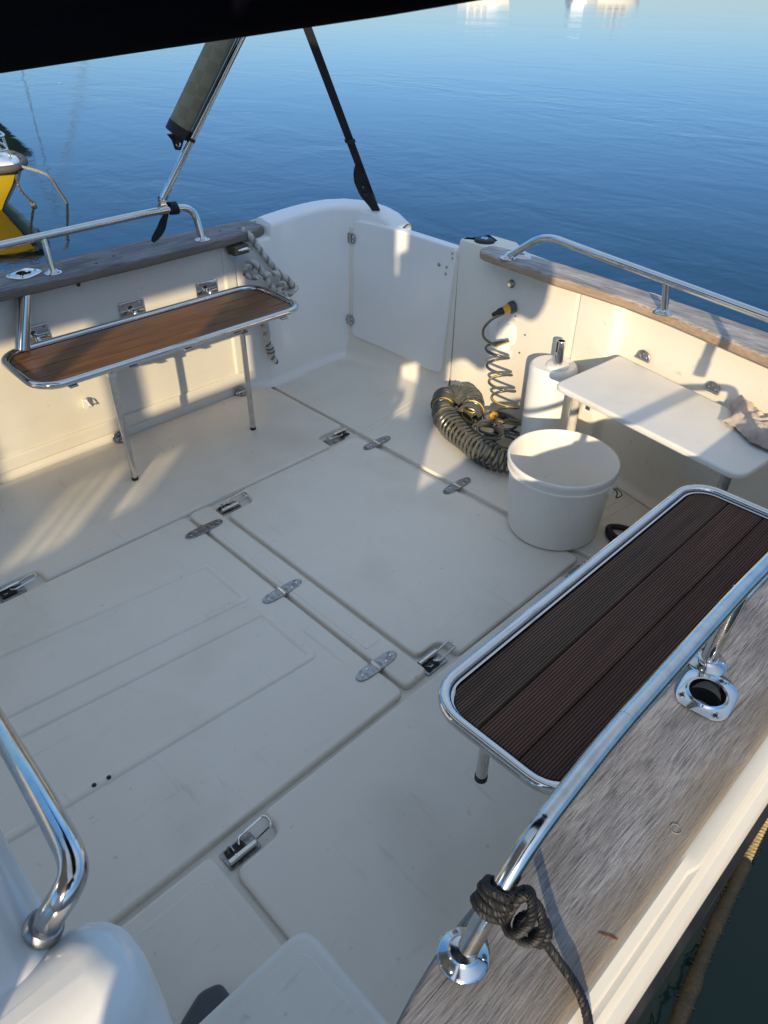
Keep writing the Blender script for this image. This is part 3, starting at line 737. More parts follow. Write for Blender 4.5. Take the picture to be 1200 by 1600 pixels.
m = MB(); m.prism(fillet([(-.428, -.7), (-.19, -.7), (-.19, .268, .004), (-.428, .268, .035)], .03, 7), 0, .455, M['sole'], .014, 6)
m.prism(fillet([(-.405, -.65), (-.2, -.65), (-.2, .244, .01), (-.405, .244, .03)], .02, 5), .45, .4572, M['sole'], .002, 2)
m.build('side_locker', boat)
m = MB(); m.prism(fillet([(-.612, .09), (-.634, .15), (-.620, .188), (-.56, .188), (-.56, .09)], .013, 4), 0, .030, M['greyplastic'], .009, 4); m.build('catch_cover', boat)
# grab handle on the moulding
m = MB()
hpth = spline([(-1.25, .075, .60), (-.99, .066, .70), (-.756, .057, .775), (-.632, .052, .82), (-.53, .047, .855), (-.473, .043, .872), (-.449, .036, .874), (-.441, .023, .866), (-.445, .007, .845), (-.456, -.006, .812)], 8)
m.tube(hpth, .0138, M['steel_worn'], 24)
m.lathe([(.012, .006), (.016, .005), (.0185, .001), (.019, -.004)], M['steel_dull'], 24, (-.453, -.004, .822), toward((.25, .45, .85)))
m.build('grab_handle', helm)

# unseen wheelhouse forward of the camera, added to mask the low sun
def holed_wall(name, x, t, outer, holes, mat, ax='x'):
    """flat wall at x with polygon holes, built from strips"""
    m = MB(); ys = sorted({round(v, 4) for h in [outer] + holes for v in (h[0], h[1])}); zs = sorted({round(v, 4) for h in [outer] + holes for v in (h[2], h[3])})
    for a, b in zip(ys, ys[1:]):
        run = None
        for c, d in list(zip(zs, zs[1:])) + [(None, None)]:
            solid = c is not None and not any(h[0] <= (a + b) / 2 <= h[1] and h[2] <= (c + d) / 2 <= h[3] for h in holes)
            if solid: run = (run[0], d) if run else (c, d)
            elif run:
                m.box((x, (a + b) / 2, (run[0] + run[1]) / 2), (t, b - a, run[1] - run[0]), mat); run = None
    o = m.build(name, boat); return o
wl = [(-2.72, -2.22, 1.305, 1.845), (-2.10, -1.52, 1.365, 1.865), (-2.30, -1.98, 1.04, 1.225), (-1.90, -1.72, 1.06, 1.20), (-.51, -.385, 1.71, 1.84), (-.505, -.455, 1.615, 1.71), (-.44, -.275, .905, 1.17)]  # openings cut to place the sun patches on walls, deck and helm
holed_wall('unseen_wheelhouse_side', -.13, .03, (-3.4, -.30, .70, 2.25), wl, M['white'])
for a, b, c, d in wl:
    m = MB(); m.box((-.135, (a + b) / 2, (c + d) / 2), (.005, b - a, d - c), M['clear'] if c > 1.2 else M['acrylic']) if a < -1 else None
    if m.f: m.build('sun_mask_pane', boat)
holed_wall('unseen_wheelhouse_side', -2.73, .03, (-3.4, -.6, .70, 2.25), [(-2.9, -.9, 1.05, 1.75)], M['white'])

m = MB(); m.prism(fillet([(-2.80, -3.45), (-.06, -3.45), (-.06, -.42), (-2.80, -.42)], .06, 4), 2.24, 2.29, M['white'], .02, 3); m.build('added_shade_roof', boat)  # unseen roof added to keep the sun off the starboard cap
# ------------------------------------------------------------------ canopy
can = thing('canvas_canopy', (CX, -.5, 1.95), 'navy canvas canopy whose slanting lower hem crosses the top left of the photo', 'canopy')
m = MB(); m.prism(fillet([(-2.80, .22), (.16, .22), (.16, .5), (-2.80, .5)], .06, 5), 1.945, 1.985, M['canvas'], .015, 3); m.build('roof_panel', can)
m = MB()      # aft flap: rolled-up curtain whose hem droops to starboard
hem = [(-2.80, 1.275), (-2.2, 1.346), (-1.8, 1.390), (-1.393, 1.430), (-.958, 1.479), (-.692, 1.5085), (-.513, 1.5285), (-.395, 1.543), (-.24, 1.575), (-.1, 1.64), (.0, 1.74), (.1, 1.95)]
rows = []
for x, z in hem:
    r = .022; ring = [(x, .5 + .006, 1.955), (x, .5 + .006, z + 2 * r)] + [(x, .5 + r * math.sin(a) * .9, z + r + r * math.cos(a)) for a in [PI * 2 * k / 14 + .25 for k in range(13)]] + [(x, .5 - .006, z + 2 * r), (x, .5 - .006, 1.955)]
    rows.append(ring)
m.grid(rows, M['canvas'], closed_v=True); m.build('aft_flap', can)
m = MB()      # unseen curtain added outboard; lobed outline shaped to cast the transom shadow
XS = .125
lob = [(.245, 1.95), (.245, 1.44), (.235, 1.36), (.205, 1.315), (.165, 1.30), (.12, 1.325), (.08, 1.345), (.03, 1.315), (-.02, 1.29), (-.045, 1.235), (-.07, 1.155), (-.10, 1.125), (-.14, 1.13), (-.18, 1.16), (-.24, 1.195), (-.30, 1.205), (-.37, 1.19),
       (-.375, 1.10), (-.395, .98), (-.44, .92), (-.455, .80), (-.47, .55), (-.58, .55), (-.60, .80), (-.605, .90), (-.608, 1.128), (-.606, 1.19), (-.615, 1.95)]
t2 = MB(); t2.prism(fillet(lob, .02, 2), 0, .012, M['canvas'], .003, 1)
m.add([(XS - c_, a, b + (.055 if .7 < b < 1.9 else 0)) for a, b, c_ in t2.v], t2.f, M['canvas']); m.build('added_shade_curtain', can)

# ------------------------------------------------------------------ bimini frame, rolled screen, strap
fr = thing('bimini_frame', (-2.69, 1.44, .845), 'polished tubular strut clamped on the starboard rail, leaning aft beside the rolled screen', 'awning frame')
A0 = Vector((-2.69, 1.44, .875)); A1 = Vector((-2.42, 1.86, 1.602)); dA = (A1 - A0).normalized()
def strut(mx, nm):
    def f(p):
        k = 1 - (Vector(p) - A0).length / (A1 - A0).length
        return Vector(p) if not mx else Vector((2 * CX - p[0] - .015 * k, p[1] - .03 * k, p[2] - .02 * k))
    m = MB(); m.tube([f(A0 + dA * .012), f(A1)], .0125, M['steel'], 16)
    for t, L, r in ((.012, .05, .0150), (.245, .012, .0145), (.72, .04, .0150)):
        m.tube([f(A0 + dA * t), f(A0 + dA * (t + L))], r, M['steel'] if L > .02 else M['black'], 16)
    return m.build(nm, fr)
strut(False, 'strut'); strut(True, 'strut')
m = MB()
for s_ in (-1, 1): m.box(A0 + Vector((s_ * .009, 0, -.008)), (.004, .022, .05), M['steel'], b=.003)
m.tube([A0 + Vector((-.014, 0, .004)), A0 + Vector((.014, 0, .004))], .004, M['steel'], 8)
m.tube([(-2.682, 1.418, .8445), (-2.682, 1.452, .8445)], .0175, M['steel'], 18); m.build('clamp', fr)
m = MB(); hoop = bend([A1, A1 + dA * .12, (CX - .75, 1.93, 1.80), (CX, 1.95, 1.84), (CX + .75, 1.93, 1.80), Vector((2 * CX - (A1 + dA * .12).x, (A1 + dA * .12).y, (A1 + dA * .12).z)), (2 * CX - A1.x, A1.y, A1.z)], .3, 9)
m.tube(hoop, .0125, M['steel'], 14); m.build('hoop', fr)
sd = Vector((-.045, -.052, -.004))
s0 = A0 + dA * .285 + sd; s1 = A0 + dA * .98 + sd
m = MB(); m.tube([s0 + (s1 - s0) * (k / 12) for k in range(13)], .041, M['screen'], 22)
b0 = s0 - dA * .004
m.tube([s0 + dA * .03, s0 - dA * .006], .0425, M['black'], 22)
e0 = s0 + Vector((.022, .026, 0))
m.tube(spline([s0 - dA * .004, s0 - dA * .03 + Vector((.01, .012, 0)), e0 - dA * .07], 5), .036, M['black'], 16, rfun=lambda t: 1 - .72 * t)
m.lathe([(.004, 0), (.007, .002), (.010, 0)], M['steel'], 12, e0 - dA * .045 + Vector((.008, -.016, 0)), toward((.7, -.7, .2)))
scr = tag(m.build('rolled_screen', base=tuple(s0)), 'olive checked mesh screen rolled up and lashed along the starboard strut', 'sun screen')
# webbing strap from the quarter up to the hoop
F0 = Vector((-2.495, 2.392, .718)); F1 = Vector((-2.405, 1.885, 1.58))
def ribbon(mb, path, w, t, mat, wd=None, wf=None):
    F = frames(path); rows = []
    for i, (p, tt, n, b) in enumerate(F):
        s_ = (wd - tt * wd.dot(tt)).normalized(); u = tt.cross(s_); ww = w * (wf(i / (len(F) - 1)) if wf else 1)
        rows.append([p + s_ * ww * .5 + u * t * .5, p + s_ * ww * .5 - u * t * .5, p - s_ * ww * .5 - u * t * .5, p - s_ * ww * .5 + u * t * .5])
    mb.grid(rows, mat, closed_v=True); return mb
m = MB(); wd = Vector((.74, .65, .1)); D = F1 - F0
ribbon(m, [F0 + D * (k / 20) for k in range(21)], .032, .003, M['web'], wd)
m.box(F0 + D * .36, (.042, .022, .016), M['black'], toward(D), .004)
def kf(t): return 1 + .5 * math.exp(-((t - .45) / .2) ** 2)
ribbon(m, spline([F0 + D * .0, F0 + D * .05 + Vector((.004, -.012, 0)), F0 + D * .12 + Vector((-.012, -.018, 0)), F0 + D * .19 + Vector((-.02, -.014, 0)), F0 + D * .24], 6), .034, .010, M['web'], wd, kf)
ribbon(m, spline([F0 + D * .21, F0 + D * .17 + Vector((-.028, -.02, 0)), F0 + D * .11 + Vector((-.025, -.02, 0)), F0 + D * .09 + Vector((.008, -.015, 0)), F0 + D * .03 + Vector((.012, -.006, 0))], 6), .026, .007, M['web'], wd)
m.lathe([(0, .004), (.004, .004), (.005, 0)], M['steel'], 10, F0 + D * .135 + Vector((.003, -.025, 0)), toward((0.6, -.8, 0)))
tag(m.build('webbing_strap', base=tuple(F0)), 'black webbing strap knotted near its foot on the white transom corner', 'strap')
# short black tie on the starboard rail
m = MB()
for k in range(4):
    y = 1.465 + k * .0085; c = Vector((-2.682, y, .8445 - k * .0008))
    m.tube([c + Vector((math.cos(a) * .019, .002 * math.sin(2 * a + k), math.sin(a) * .019)) for a in [2 * PI * q / 16 for q in range(16)]], .0055, M['web'], 8, closed=True)
ribbon(m, spline([(-2.69, 1.455, .83), (-2.70, 1.44, .80), (-2.712, 1.428, .768), (-2.728, 1.405, .735), (-2.735, 1.395, .722)], 5), .026, .003, M['web'], Vector((.6, .7, .1)), lambda t: .5 + .7 * math.sin(PI * min(1, t * 1.05)) )
tag(m.build('black_tie', base=(-2.68, 1.46, .845)), 'black cord wound round the starboard rail beside the strut clamp, loose end hanging', 'tie')

# ------------------------------------------------------------------ rails
def flange(mb, c, r=.030, mat=None, d=(0, 0, 1)):
    mat = mat or M['steel']
    mb.lathe([(.006, .014), (.0145, .0125), (.018, .008), (r * .9, .005), (r, .002), (r, -.0005)], mat, 26, c, toward(d))
    for k in range(3):
        a = 2 * PI * k / 3 + .6
        off = Vector((math.cos(a) * r * .74, math.sin(a) * r * .74, .0055)); off = toward(d) @ off
        mb.lathe([(0, .0015), (.0028, .0018), (.0042, 0)], M['steel_dull'], 10, Vector(c) + off, toward(d))
    return mb
ra = thing('grab_rail', (-2.68, .9, .711), 'polished rail on the starboard cap, carrying the strut clamp and black tie', 'rail', 'tubular rails on the gunwale caps')
m = MB(); m.tube(bend([(-2.68, -2.0, .80), (-2.68, .6, .826), (-2.68, 1.40, .8445), (-2.678, 1.565, .838), (-2.655, 1.572, .716)], .075, 9), .0135, M['steel'], 18); m.build('tube', ra)
m = MB(); flange(m, (-2.655, 1.572, .711)); m.build('flange', ra)
m = MB(); m.tube([(-2.662, .958, .715), (-2.68, .962, .83)], .0115, M['steel'], 16); sta = m.build('stanchion', ra)
m = MB(); flange(m, (-2.662, .958, .711)); m.build('flange', sta)
rb = thing('grab_rail', (-1.2, 2.25, .711), 'polished rail on the transom cap with one short stanchion, above the white table', 'rail', 'tubular rails on the gunwale caps')
pB = bend([(-1.662, 2.290, .716), (-1.500, 2.27, .832), (-1.30, 2.235, .826), (-.98, 2.192, .814), (-.42, 2.095, .80), (-.34, 2.085, .795), (-.33, 2.09, .716)], .07, 9)
m = MB(); m.tube(pB, .0135, M['steel'], 18); m.build('tube', rb)
for fx, fy in ((-1.662, 2.290), (-.33, 2.09)):
    m = MB(); flange(m, (fx, fy, .711), .032); m.build('flange', rb)
m = MB(); m.tube([(-.968, 2.198, .716), (-.98, 2.192, .806)], .0115, M['steel'], 16); stb = m.build('stanchion', rb)
m = MB(); flange(m, (-.968, 2.198, .711), .028); m.build('flange', stb)
m = MB(); m.lathe([(.022, 0), (.022, .008), (.026, .010), (.040, .006), (.046, 0)], M['steel'], 26, (-1.655, 2.345, .711), sc=(1.25, .7)); m.build('deck_plate', rb)
rc = thing('grab_rail', (-.185, .6, .711), 'thick worn rail on the port cap with black rope knotted round its end', 'rail', 'tubular rails on the gunwale caps')
RC = bend([(-.181, .306, .714), (-.179, .352, .790), (-.180, .40, .832), (-.186, .55, .848), (-.19, .90, .848), (-.188, 1.2, .834), (-.186, 1.44, .822), (-.186, 1.555, .812), (-.205, 1.565, .715)], .06, 8)
m = MB(); m.tube(spline(RC, 2), .0117, M['steel_worn'], 22); m.build('tube', rc)
m = MB(); flange(m, (-.182, .304, .711), .0285, M['steel_worn'], ( .0, .0, 1)); m.build('flange', rc)
m = MB(); flange(m, (-.205, 1.565, .711), .030, M['steel_worn']); m.build('flange', rc)
m = MB(); m.tube([(-.192, .888, .715), (-.190, .912, .85)], .0120, M['steel_worn'], 18); stc = m.build('stanchion', rc)
m = MB(); flange(m, (-.192, .888, .711), .030, M['steel_worn']); m.build('flange', stc)

# ------------------------------------------------------------------ rod holders
def rod_holder(c, ax, label, tube_to, rot=0., sock=None, k_=1.0):
    t = thing('rod_holder', c, label, 'rod holder', 'rod holders let into the caps')
    cx, cy, cz = c; m = MB()
    o = []
    for k in range(44):
        an = 2 * PI * k / 44; q = ((abs(math.cos(an)) / .0385) ** 3.4 + (abs(math.sin(an)) / .0445) ** 3.4) ** (-1 / 3.4); o.append((q * math.cos(an), q * math.sin(an)))
    o = [(a * math.cos(rot) - b * math.sin(rot), a * math.sin(rot) + b * math.cos(rot)) for a, b in o]
    o = [(a * k_, b * k_) for a, b in o]; n = len(o); R = .0225 * 1.15
    ring = []
    for x, y in o:
        a = math.atan2(y, x); ring.append((R * math.cos(a), R * math.sin(a)))
    rows = [[(cx + x, cy + y, cz) for x, y in o], [(cx + x, cy + y, cz + .003) for x, y in o], [(cx + x * .95, cy + y * .95, cz + .0045) for x, y in o],
            [(cx + x * 1.18, cy + y * 1.18, cz + .0048) for x, y in ring], [(cx + x * 1.1, cy + y * 1.1, cz + .0075) for x, y in ring], [(cx + x, cy + y, cz + .0068) for x, y in ring]]
    a = Vector(ax)
    for d in (.012, .03, .06): rows.append([(cx + x + a.x * d, cy + y + a.y * d, cz + a.z * d) for x, y in ring])
    m.grid(rows[:7], M['steel'], closed_v=True); m.grid(rows[6:], M['dark'], closed_v=True)
    m.add([rows[-1][k] for k in range(n)], [tuple(range(n))], M['dark']); m.build('flange', t)
    for k, (qx, qy) in enumerate(((-.028, -.026), (.0225, -.033), (.009, .036))):
        qx, qy = qx * k_, qy * k_
        x = qx * math.cos(rot) - qy * math.sin(rot); y = qx * math.sin(rot) + qy * math.cos(rot)
        m = MB(); m.lathe([(.0058, .0), (.0052, .0018), (.0035, .0006), (0, .0004)], M['steel'], 14, (cx + x, cy + y, cz + .0046))
        m.lathe([(.0034, .0), (.003, .0008), (0, .0008)], M['dark'], 10, (cx + x, cy + y, cz + .0050)); m.build('screw', t)
    m = MB(); p0, p1 = (Vector(q) for q in sock) if sock else (Vector(c) + a * .05, Vector(c) + a * tube_to); d = (p1 - p0).normalized()
    m.tube([p0, p1], .0245, M['steel'], 24, caps=False)
    m.tube([p0 + d * .018, p0 + d * .021], .0254, M['steel'], 24); m.tube([p1 - d * .007, p1], .0255, M['steel'], 24)
    m.build('socket_tube', t); return t
axA = Vector((.13, -.34, -.93)).normalized(); axC = Vector((-.05, -.12, -1)).normalized()
drill(capP, (-.163, .828, .70), .0268, axC); drill(capS, (-2.716, .876, .70), .0268, axA)
rod_holder((-.163, .828, .7112), axC, 'polished three screw rod holder flange on the port teak cap below the rail stanchion', .17, rot=.13)
rod_holder((-2.716, .876, .7112), axA, 'rod holder on the starboard cap, its shiny socket tube hanging beside the brown bench', .215, rot=.5, sock=((-2.640, .838, .678), (-2.603, .762, .497)), k_=1.25)

# ------------------------------------------------------------------ benches
def bench(name, x0, x1, y0, y1, z, nb, mat, label, wall_x=None, legs=(), r=.075, tuber=.0125, fm='steel'):
    t = thing(name, ((x0 + x1) / 2, (y0 + y1) / 2, 0), label, 'bench', 'slatted benches on the cockpit sides')
    m = MB(); path = [(x, y, z) for x, y in rrect(x0 + tuber, x1 - tuber, y0 + tuber, y1 - tuber, r, 8)]
    m.tube(path, tuber, M[fm], 18, closed=True)
    inner = rrect(x0 + tuber * 2, x1 - tuber * 2, y0 + tuber * 2, y1 - tuber * 2, r - tuber, 8)
    rows = [[(x, y, z + .001) for x, y in inset(inner, -.004)], [(x, y, z - .002) for x, y in inset(inner, .0035)], [(x, y, z - .022) for x, y in inset(inner, .0035)], [(x, y, z - .022) for x, y in inset(inner, .03)]]
    m.grid(rows, M[fm], closed_v=True); frame = m.build('frame', t)
    xi0, xi1, yi0, yi1, ri = x0 + tuber * 2 + .0055, x1 - tuber * 2 - .0055, y0 + tuber * 2 + .0055, y1 - tuber * 2 - .0055, r - tuber - .005
    def yext(x):
        d = 0
        if x < xi0 + ri: d = ri - math.sqrt(max(0, ri * ri - (xi0 + ri - x) ** 2))
        if x > xi1 - ri: d = ri - math.sqrt(max(0, ri * ri - (x - xi1 + ri) ** 2))
        return d
    w = (xi1 - xi0) / nb
    for k in range(nb):
        a, b = xi0 + k * w + .0018, xi0 + (k + 1) * w - .0018; n = 9
        xs = [a + (b - a) * q / n for q in range(n + 1)]
        o = [(x, yi0 + yext(x)) for x in xs] + [(x, yi1 - yext(x)) for x in xs[::-1]]
        bm_ = MB(); bm_.prism(o, z - .022, z - .003, mat[k % len(mat)] if isinstance(mat, list) else mat, .002, 2); bm_.build('board', t)
    for lx, ly, bot in legs:
        m = MB(); m.tube([(lx, ly, bot + .004), (lx, ly, z - .03)], .0115, M['steel_worn'], 16); lg = m.build('leg', t)
        m = MB(); m.tube([(lx, ly, bot), (lx, ly, bot + .012)], .0128, M['black'], 16); m.build('foot', lg)
        m = MB(); m.box((lx, ly, z - .036), (.034, .03, .032), M['steel'], b=.004)
        m.tube([(lx - .022, ly, z - .04), (lx + .022, ly, z - .04)], .006, M['steel_worn'], 10); m.build('bracket', lg)
    for k in range(5):
        m = MB(); y = y0 + .12 + (y1 - y0 - .24) * k / 4
        xx_ = x1 if wall_x is not None and wall_x < x0 else x0
        m.box((xx_ + (-.02 if xx_ == x1 else .02), y, z - .018), (.03, .03, .007), M['steel_worn'], b=.002); m.build('clip', frame)
    return t
bA = bench('bench', -2.636, -2.252, .664, 1.780, .490, 4, M['bench_brown'], 'bench of varnished brown boards in a polished frame on the starboard wall, partly in sun', -2.67, ((-2.325, .940, 0), (-2.330, 1.50, 0)), r=.09)
for y, z in ((.838, .508), (1.222, .505), (1.566, .505)):
    m = MB(); m.box((-2.666, y, z), (.006, .10, .078), M['steel'], b=.003)
    for a, b2 in ((-.037, .026), (.037, .026), (-.037, -.026), (.037, -.026)):
        m.lathe([(0, .002), (.003, .002), (.0045, 0)], M['steel_dull'], 10, (-2.663, y + a, z + b2), RY(PI / 2))
    m.tube(spline([(-2.664, y - .005, z + .006), (-2.64, y - .004, z + .002), (-2.632, y - .002, .492)], 4), .0095, M['steel'], 14)
    m.lathe([(.0095, .01), (.014, .003), (.016, 0)], M['steel_worn'], 14, (-2.664, y - .005, z + .006), RY(PI / 2)); m.build('wall_bracket', bA)
bC = bench('bench', -.572, -.245, .655, 1.71, .492, 3, [M['bench_olive'], M['bench_dark'], M['bench_deep']], 'bench of dark ribbed boards in a polished frame under the worn port rail', -.19, ((-.455, .720, .30), (-.53, 1.62, 0)), r=.075)

# ------------------------------------------------------------------ table with its rag
tb = thing('side_table', (-.8, 2.02, 0), 'white folding table hinged on the transom wall, a grubby rag lying on it', 'table')
m = MB(); m.prism(fillet([(-1.148, 1.905, .035), (-.478, 1.800, .05), (-.445, 2.105, .01), (-1.120, 2.266, .02)], .03, 6), .478, .499, M['table'], .007, 4, both=True); m.build('tabletop', tb)
m = MB(); m.tube([(-1.128, 2.035, 0), (-1.128, 2.035, .48)], .016, surf('pale_tube', (.52, .48, .42), .4, var=.2, vscale=25), 18); m.build('leg', tb)
m = MB(); m.tube([(-.535, 1.875, 0), (-.535, 1.875, .48)], .015, M['steel_dull'], 18); m.build('leg', tb)
butt(-1.033, 2.272, .506, (-.2, -1, 0), False).build('hinge', tb); butt(-.757, 2.212, .506, (-.25, -1, 0), False).build('hinge', tb)
# crumpled rag
m = MB(); rows = []; rg = random.Random(3)
from mathutils import noise
nu, nv = 46, 34
for i in range(nu + 1):
    row = []
    for j in range(nv + 1):
        u, v = i / nu, j / nv
        x = -.655 + .235 * u + .02 * math.sin(5 * v); y = 2.025 + .145 * v - .06 * u + .018 * math.sin(6 * u + 1)
        e = min(u, 1 - u, v, 1 - v)
        f = min(1, e * 9)
        hgt = .012 + .034 * f * (.45 + noise.fractal((x * 9, y * 9, 1.3), 1, 2, 3) * .9) + .02 * f * abs(noise.noise((x * 16 + 3, y * 30, .2))) + .006 * noise.noise((x * 60, y * 60, 5))
        if v < .3: hgt += .012 * math.sin(u * 9) * f
        row.append((x + .012 * noise.noise((y * 18, x * 10, 2)), y + .014 * noise.noise((x * 18, y * 10, 7)), .4995 + max(.003, hgt)))
    rows.append(row)
m.grid(rows, M['rag']); rag = m.build('cleaning_rag', base=(-.55, 2.05, .5), smooth=80)
md = rag.modifiers.new('thick', 'SOLIDIFY'); md.thickness = .003; md.offset = 1
tag(rag, 'crumpled stained rag lying on the white side table', 'rag')

# ------------------------------------------------------------------ bucket
bk = thing('bucket', (-1.040, 1.862, 0), 'large white plastic bucket standing on the deck between the hose and the dark bench', 'bucket')
H = .286; m = MB(); c = (-1.040, 1.862, .0)
m.lathe([(0, .003), (.145, .003), (.152, .006), (.156, .016), (.174, .236), (.175, .240), (.181, .241), (.1815, .246), (.177, .249), (.1775, .268), (.184, .269), (.1855, .275), (.1855, .282), (.183, H), (.179, H), (.1765, .281), (.1745, .26), (.154, .02), (.146, .010), (0, .009)], M['plastic'], 72, c)
m.build('body', bk)
m = MB(); ear = (c[0] + .183, c[1] + .02, .237)
wire = [(ear[0] - .006, ear[1], ear[2] + .003), (ear[0] + .012, ear[1] - .004, ear[2] + .004), (ear[0] + .017, ear[1] + .006, ear[2] - .012), (ear[0] + .010, ear[1] + .02, ear[2] - .04)]
for k in range(1, 12):
    a = PI * k / 12; wire.append((c[0] + .196 * math.cos(a), c[1] + .03 + .20 * math.sin(a), ear[2] - .03 - .10 * math.sin(a)))
wire += [(c[0] - .19, c[1] + .02, ear[2] - .01), (c[0] - .178, c[1] + .02, ear[2])]
m.tube(spline(wire, 4), .0022, M['black'], 8); m.build('wire_handle', bk)
for s_ in (1, -1):
    m = MB(); m.box((c[0] + s_ * .181, c[1] + .02, .236), (.014, .03, .03), M['plastic'], None, .004); m.lathe([(0, .003), (.006, .003), (.007, 0)], M['plastic'], 12, (c[0] + s_ * .188, c[1] + .02, .236), RY(s_ * PI / 2)); m.build('lug', bk)
# black rubber ring
m = MB(); m.tube([(-.835 + .048 * math.cos(a), 1.985 + .036 * math.sin(a), .012 + .004 * math.sin(a * 2)) for a in [2 * PI * k / 40 for k in range(40)]], .0105, M['black'], 12, closed=True)
m.tube(spline([(-.882, 1.98, .012), (-.87, 1.955, .011), (-.845, 1.935, .010), (-.81, 1.915, .010)], 5), .0095, M['black'], 10)
tag(m.build('rubber_ring', base=(-.835, 1.985, 0)), 'black rubber loop lying on the deck between the bucket and the dark bench', 'rubber ring')

# ------------------------------------------------------------------ hose with coupling
hs = thing('coiled_hose', (-1.7, 2.2, 0), 'grey and yellow spiral hose, coiled on the deck and looping up the transom wall', 'hose')
m = MB()
axis1 = spline([(-1.690, 2.165, .060), (-1.725, 2.235, .062), (-1.785, 2.285, .066), (-1.850, 2.285, .066), (-1.872, 2.225, .062), (-1.820, 2.145, .058), (-1.720, 2.075, .056), (-1.610, 2.030, .055), (-1.510, 2.005, .054), (-1.415, 2.000, .053), (-1.335, 2.02, .053)], 10)
def rad(t): return .045 + .004 * math.sin(t * 23) + .003 * math.sin(t * 57)
tight = coil_path(axis1[:62], rad, .0126, 18)
loose = coil_path(axis1[58:], lambda t: .046 + .004 * math.sin(t * 11), .025, 18, ph=1.1)
rg = random.Random(9); i0 = 0
while i0 < len(tight) - 2:
    yl = rg.random() < .45; L_ = rg.choice((9, 14, 18)) if yl else rg.choice((18, 30, 42))
    m.tube(tight[i0:i0 + L_ + 1], .0058, M['hose'], 8, mat2=M['hosey'], stripe=(1, 2) if yl else (), caps=False); i0 += L_
m.tube(loose, .0058, M['hose'], 8, mat2=M['hosey'], stripe=(6,))
m.build('tight_coil', hs)
m = MB()
lead = spline([(-1.668, 2.300, .487), (-1.690, 2.262, .468), (-1.712, 2.245, .430), (-1.706, 2.240, .396), (-1.672, 2.236, .384), (-1.620, 2.215, .392)], 8)
ax2 = spline([(-1.640, 2.245, .398), (-1.632, 2.243, .345), (-1.612, 2.240, .285), (-1.592, 2.240, .225), (-1.565, 2.235, .165), (-1.535, 2.225, .105), (-1.51, 2.21, .055)], 8)
F = frames(ax2); hang = []; L2 = len(F); turns = 5.6
for k in range(int(turns * 20)):
    t = k / (turns * 20); u = t ** .92 * (L2 - 1); j = int(u); p = F[j][0].lerp(F[min(j + 1, L2 - 1)][0], u - j)
    a = 2 * PI * k / 20 + .5; R = .046 + .014 * t
    hang.append(p + Vector((math.cos(a) * R, math.sin(a) * R * .85, .010 * math.cos(a + .6))))
m.tube(lead + spline([lead[-1], hang[0]], 4)[1:-1] + hang, .0058, M['hose'], 10, mat2=M['hosey'], stripe=(9,))
m.build('hanging_loop', hs)
m = MB(); rg = random.Random(11)
for k in range(7):     # untidy loops on the deck behind the bucket
    cx_, cy_ = -1.50 + rg.uniform(-.09, .13), 2.19 + rg.uniform(-.07, .06); z0 = .02 + k * .010; R = rg.uniform(.045, .075); ph = rg.uniform(0, 6); tl = rg.uniform(-.25, .25)
    m.tube([(cx_ + R * math.cos(a + ph), cy_ + R * .9 * math.sin(a + ph), max(.008, z0 + tl * R * math.cos(a) + .012 * (a / 6))) for a in [2 * PI * 1.15 * q / 30 for q in range(31)]], .0058, M['hose'], 8, mat2=M['hosey'], stripe=(k % 8,) if k % 3 == 0 else ())
m.build('deck_loop', hs)
m = MB(); dC = Vector((-.42, -.86, -.26)).normalized(); c0 = Vector((-1.655, W(-1.655) - .004, .508)); Rm = toward(dC)
m.lathe([(.024, -.005), (.0245, .012), (.021, .018), (.0, .018)], M['greyplastic'], 20, c0, Rm)
cp = m.build('wall_outlet', hs)
m = MB(); m.lathe([(.0, .016), (.0175, .016), (.0185, .022), (.0185, .040), (.0170, .046), (.0, .046)], M['amber'], 24, c0, Rm); m.build('coupling_collar', hs)
m = MB(); m.lathe([(.0, .044), (.0155, .045), (.0150, .060), (.0105, .075), (.008, .092), (.006, .093), (0, .093)], M['black'], 20, c0, Rm); m.build('coupling_sleeve', hs)
m = MB(); c1 = Vector((-1.575, 2.205, .095)); R1 = toward((-.45, -.8, .35))
m.lathe([(0, -.06), (.010, -.06), (.014, -.04), (.016, -.01), (.016, .0)], M['black'], 18, c1, R1)
m.lathe([(.016, 0), (.018, .004), (.018, .020), (.012, .023), (.011, .012), (0, .012)], M['amber'], 20, c1, R1); m.build('hose_end', hs)

# ------------------------------------------------------------------ ropes
m = MB()
p = [(-2.66, 1.775, .715), (-2.628, 1.786, .692), (-2.607, 1.80, .655), (-2.596, 1.822, .615), (-2.592, 1.86, .56), (-2.59, 1.905, .505), (-2.59, 1.93, .462), (-2.58, 1.912, .432), (-2.575, 1.87, .442), (-2.572, 1.83, .485), (-2.575, 1.79, .555), (-2.578, 1.752, .600), (-2.588, 1.722, .585),
     (-2.592, 1.722, .553), (-2.578, 1.752, .538), (-2.567, 1.80, .542), (-2.560, 1.855, .535), (-2.560, 1.91, .50), (-2.568, 1.945, .455), (-2.58, 1.925, .415), (-2.575, 1.88, .415), (-2.566, 1.86, .455), (-2.562, 1.885, .490), (-2.572, 1.90, .46), (-2.588, 1.86, .42), (-2.600, 1.81, .385),
     (-2.598, 1.79, .335), (-2.598, 1.792, .29), (-2.595, 1.80, .24)]
rope_mesh(m, spline(p, 10), .0135, [M['rope'], M['rope'], M['rope2']], 3, .046)
rope_mesh(m, spline([(-2.595, 1.80, .245), (-2.594, 1.806, .20), (-2.592, 1.815, .16), (-2.588, 1.833, .118)], 8), .0135, [M['rope'], M['ropedark']], 3, .035)
